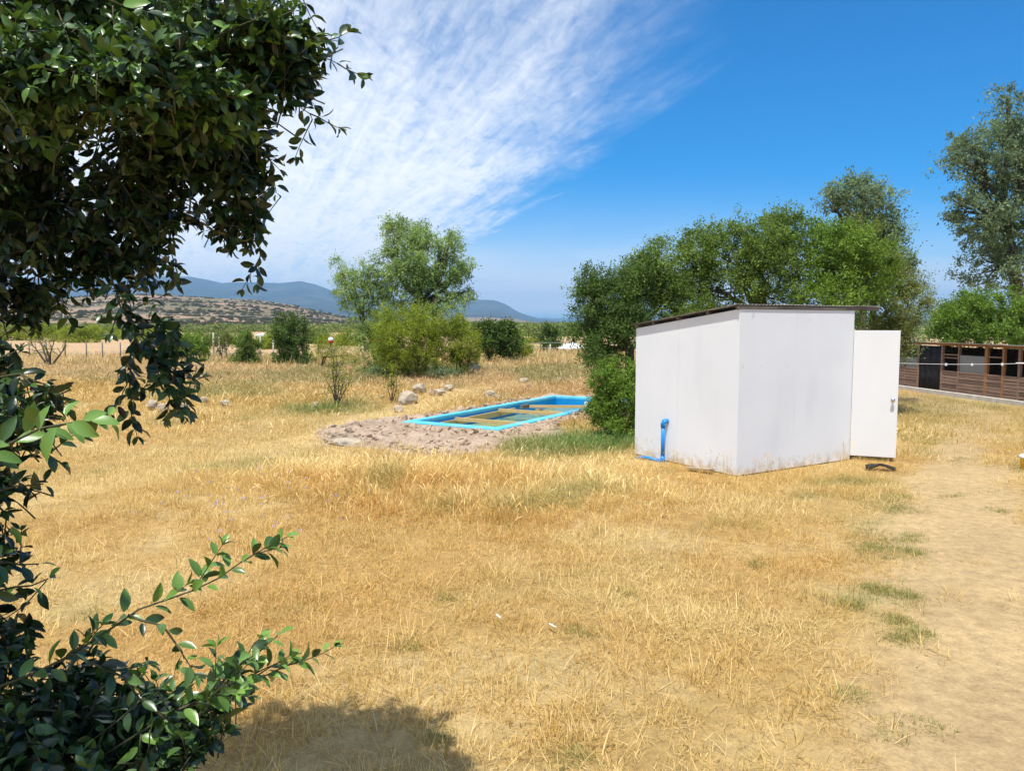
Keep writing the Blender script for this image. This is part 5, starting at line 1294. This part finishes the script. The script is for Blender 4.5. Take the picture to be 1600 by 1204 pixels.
    mass(0, 0, (-1.75, 1.05, 3.35), 600, 240, 0.42, 300, 0.08, dn=0.0)  # unseen foliage over the camera, added to shade the lower leaves
    # left strip and lower mass, shade painted in by a darker leaf tint
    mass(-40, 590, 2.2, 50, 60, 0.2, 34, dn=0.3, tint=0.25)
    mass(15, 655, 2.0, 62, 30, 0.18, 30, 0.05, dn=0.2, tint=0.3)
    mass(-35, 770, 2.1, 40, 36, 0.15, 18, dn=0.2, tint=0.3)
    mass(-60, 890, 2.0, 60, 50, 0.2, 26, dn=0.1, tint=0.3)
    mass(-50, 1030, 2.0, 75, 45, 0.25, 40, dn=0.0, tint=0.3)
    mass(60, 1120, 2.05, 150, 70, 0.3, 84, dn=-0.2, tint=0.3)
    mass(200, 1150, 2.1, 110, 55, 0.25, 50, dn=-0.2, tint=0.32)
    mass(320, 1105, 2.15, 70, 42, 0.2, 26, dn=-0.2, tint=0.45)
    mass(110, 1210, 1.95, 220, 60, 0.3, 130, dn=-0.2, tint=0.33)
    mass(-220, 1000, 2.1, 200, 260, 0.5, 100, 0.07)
    # sprays that stand out singly: polylines of (px, py, depth)

    def spray(path, leaf, tint, gap=0.036, side=0, rad=0.0035):
        P = [at(*q) for q in path]; seg = [np.linalg.norm(b - a) for a, b in zip(P[:-1], P[1:])]; tot = sum(seg); n = int(tot / gap); pts = [P[0]]
        def pos(s):
            for a, b, l in zip(P[:-1], P[1:], seg):
                if s <= l: return a + (b - a) * s / l, unit(b - a)
                s -= l
            return P[-1], unit(P[-1] - P[-2])
        up = np.array((0, 0, 1.0))
        for i in range(1, n + 1):
            p, d = pos(tot * i / n); p = p + r.normal(size=3) * 0.003; pts.append(p); a = unit(np.cross(d, up) + 1e-4); b = np.cross(a, d); ang = (i % 2) * math.pi / 2 + 0.6 + r.normal() * 0.25; o = a * math.cos(ang) + b * math.sin(ang)
            if i < n * 0.12: continue
            for sgn in (-1, 1):
                if r.random() < 0.12: continue
                dd = unit(o * sgn + d * 0.7 + r.normal(size=3) * 0.2); nn = unit(up * 0.8 + d * 0.4 + r.normal(size=3) * 0.35 - np.array((0, 0.5, 0)))
                Ls.append((p + dd * 0.008, dd, nn, leaf * (0.75 + 0.5 * r.random()) * (1 - 0.3 * (i / n) ** 3), np.clip(tint + 0.18 * r.normal() + 0.25 * (i / n) ** 2, 0, 1), 1))
            if side and r.random() < side and i > n * 0.2:
                k = len(Ls); sprig(p, unit(d * 0.8 + r.normal(size=3) * 0.5 + (0, 0, 0.1)), 0.08 + 0.08 * r.random(), leaf * 0.9, 1, tint=tint)
        twigs.append((pts, rad))
    spray([(-40, 1090, 1.85), (90, 1035, 1.9), (200, 960, 1.95), (310, 920, 2.0), (395, 868, 2.05)], 0.06, 0.68, 0.034, 0.35)
    spray([(110, 1020, 1.9), (190, 1055, 1.95), (230, 1100, 1.95), (280, 1140, 2.0)], 0.052, 0.45, 0.034, 0.3)
    spray([(160, 1180, 1.95), (280, 1105, 2.0), (370, 1065, 2.05), (430, 1048, 2.1), (465, 1030, 2.1)], 0.058, 0.78, 0.032, 0.45)
    spray([(300, 1130, 2.0), (350, 1060, 2.05), (400, 1020, 2.05), (435, 990, 2.1)], 0.056, 0.78, 0.032, 0.3)
    spray([(200, 960, 1.95), (250, 975, 1.95), (280, 1010, 1.97), (290, 1030, 2.0)], 0.05, 0.45, 0.034, 0.1)
    spray([(170, 415, 2.7), (190, 480, 2.65), (215, 520, 2.6), (255, 560, 2.6), (290, 605, 2.6)], 0.058, 0.3, 0.024, 0.95)
    spray([(212, 500, 2.62), (240, 500, 2.6), (262, 520, 2.6), (280, 560, 2.6)], 0.056, 0.3, 0.024, 0.7)
    spray([(232, 540, 2.6), (262, 580, 2.58), (268, 620, 2.58)], 0.056, 0.3, 0.024, 0.6)
    spray([(212, 510, 2.6), (205, 560, 2.6), (202, 610, 2.6), (207, 648, 2.6)], 0.058, 0.28, 0.024, 0.45)
    spray([(-60, 715, 1.25), (25, 690, 1.2), (75, 665, 1.2), (120, 655, 1.22), (165, 655, 1.25)], 0.048, 0.85, 0.03, 0.0, 0.0028)
    spray([(-30, 730, 1.9), (40, 690, 1.95), (90, 715, 2.0), (110, 735, 2.0)], 0.05, 0.35, 0.032, 0.3)
    spray([(-40, 780, 2.0), (20, 760, 2.0), (70, 755, 2.05)], 0.05, 0.35, 0.034, 0.1)
    spray([(-40, 880, 1.9), (20, 880, 1.95), (55, 880, 2.0)], 0.05, 0.35, 0.034, 0.2)
    spray([(-40, 930, 1.9), (20, 920, 1.95), (75, 905, 2.0)], 0.05, 0.35, 0.034, 0.1)
    spray([(-30, 600, 2.1), (25, 580, 2.1), (65, 610, 2.1)], 0.052, 0.3, 0.034, 0.2)
    for px, py, dx, dz, L_ in ((88, 668, -0.35, -0.9, 0.056), (112, 660, 0.8, -0.35, 0.05), (60, 672, 0.3, 0.75, 0.042), (130, 655, 0.9, 0.3, 0.04)):
        Ls.append((at(px, py, 1.18), unit(np.array((dx, -0.15, dz))), unit(np.array((-0.2, -1.0, 0.55))), L_, 0.97, 1))
    for pth in ([(400, 70, 2.42), (470, 85, 2.42), (525, 98, 2.42)], [(400, 20, 2.45), (450, 0, 2.45), (480, -20, 2.45)], [(430, 130, 2.45), (470, 160, 2.45), (490, 190, 2.45)], [(390, 210, 2.7), (425, 255, 2.72), (432, 300, 2.72)], [(380, 300, 2.75), (400, 350, 2.75), (408, 398, 2.76)], [(320, 300, 2.78), (345, 350, 2.78), (352, 385, 2.78)], [(270, 350, 2.8), (262, 400, 2.8), (270, 435, 2.8)], [(220, 370, 2.8), (232, 420, 2.8), (228, 460, 2.8)], [(120, 400, 2.8), (110, 450, 2.8), (100, 480, 2.8)], [(60, 420, 2.75), (62, 470, 2.75), (50, 500, 2.75)], [(420, 60, 2.4), (480, 55, 2.4), (515, 62, 2.4)]):
        spray(pth, 0.055, 0.3, 0.026, 0.5, 0.0026)
    # leaf matrices
    P = np.array([l[0] for l in Ls]); D = unit(np.array([l[1] for l in Ls])); Nn = np.array([l[2] for l in Ls]); S = unit(np.cross(Nn, D)); Z = np.cross(D, S)
    ln = np.array([l[3] for l in Ls]); tn = np.array([l[4] for l in Ls]); show = np.array([l[5] for l in Ls])
    # keep a clear hole in the crown where the sky shows
    def scr(P_):
        y = P_[:, 1] * math.cos(PITCH) - (P_[:, 2] - CAMH) * math.sin(PITCH); v = P_[:, 1] * math.sin(PITCH) + (P_[:, 2] - CAMH) * math.cos(PITCH)
        return 800 + F * P_[:, 0] / y, 602 - F * v / y, y
    sx, sy, depth = scr(P)
    inframe = (sx > 0) & (sx < 1600) & (sy > 0) & (sy < 1204)
    score = ln / depth * np.where(inframe, 1, 0.01) * np.where(show == 1, 2.2, 1.0)
    order = np.argsort(-score); pick = np.zeros(len(Ls), bool); pick[order[:300]] = True
    kinds = r.integers(0, 6, len(Ls))
    meshes = {}
    for i in np.nonzero(pick)[0]:
        tb = min(4, int(tn[i] * 5)); key = (int(kinds[i]), tb)
        if key not in meshes:
            v, f = LEAFT[key[0]]; meshes[key] = np_mesh('leaf', v, f, True, {'tint': ('FLOAT', 'POINT', np.full(len(v), (tb + 0.5) / 5, np.float32))}); meshes[key].materials.append(M['boldo'])
        o = bpy.data.objects.new('leaf', meshes[key]); link(o, root); p = P[i] - base
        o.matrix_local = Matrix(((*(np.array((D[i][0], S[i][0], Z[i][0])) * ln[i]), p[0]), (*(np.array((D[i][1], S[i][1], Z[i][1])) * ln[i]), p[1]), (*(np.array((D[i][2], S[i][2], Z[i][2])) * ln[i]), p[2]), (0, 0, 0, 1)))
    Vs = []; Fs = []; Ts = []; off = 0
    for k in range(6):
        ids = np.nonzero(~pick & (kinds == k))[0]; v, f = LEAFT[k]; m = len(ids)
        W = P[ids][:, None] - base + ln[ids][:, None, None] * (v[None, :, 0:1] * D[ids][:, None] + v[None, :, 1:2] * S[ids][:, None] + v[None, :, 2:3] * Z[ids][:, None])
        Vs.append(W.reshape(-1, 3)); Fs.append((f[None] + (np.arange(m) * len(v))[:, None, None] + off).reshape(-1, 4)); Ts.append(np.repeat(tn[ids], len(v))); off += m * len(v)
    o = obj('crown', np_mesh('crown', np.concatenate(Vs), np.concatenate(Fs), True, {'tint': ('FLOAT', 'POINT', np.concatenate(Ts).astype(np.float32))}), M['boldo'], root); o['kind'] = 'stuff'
    # twigs, limbs and trunk
    m = MB()
    for pts, rad in twigs:
        pts = [q - base for q in (pts if len(pts) < 8 else pts[::2] + [pts[-1]])]; m.tube(pts, [rad * (1.1 - 0.6 * i / (len(pts) - 1)) for i in range(len(pts))], 4)
    o = m.build('twigs', M['twig'], root); o['kind'] = 'stuff'
    rr = np.random.default_rng(5); fork = np.array((0.05, 0.75, 2.3))
    MB().tube([(0, 0, -0.1), (0.03, 0.02, 0.4), (-0.05, 0.06, 1.2), fork], [0.16, 0.125, 0.10, 0.07], 12).build('trunk', M['bark'], root)
    for px, py, Y in ((110, 40, 2.35), (290, 120, 2.5), (430, 70, 2.45), (70, 330, 2.7), (260, 320, 2.7), (-300, 60, 2.5), (60, -170, 2.3), (60, 1110, 2.05), (200, 1140, 2.1), (0, 660, 2.0), (-20, 900, 2.0)):
        e = at(px, py, Y + 0.45) - base; st = np.array((0.0, 0.05, 0.35)) if py > 800 else fork * (0.6 if py > 500 else 0.98)
        MB().tube(bent(st, e, rr, 6, 0.06), [0.017 * (1 - 0.75 * k / 6) for k in range(7)], 7).build('limb', M['twig'], root)
    print('foreground leaves', len(Ls))


make_foreground_tree()


# ------------------------------------------------------------------ air
def make_haze():
    m = bpy.data.materials.new('thin_haze'); m.use_nodes = True; nt = m.node_tree; N = nt.nodes
    for n in list(N): N.remove(n)
    out = N.new('ShaderNodeOutputMaterial'); v = N.new('ShaderNodeVolumePrincipled'); v.inputs['Color'].default_value = (0.38, 0.66, 1.0, 1); v.inputs['Density'].default_value = 0.00015; v.inputs['Anisotropy'].default_value = 0.0
    nt.links.new(v.outputs[0], out.inputs['Volume'])
    MB().box((-11500, -11500, -250), (11500, 11500, 440)).build('haze', m)['kind'] = 'stuff'


make_haze()
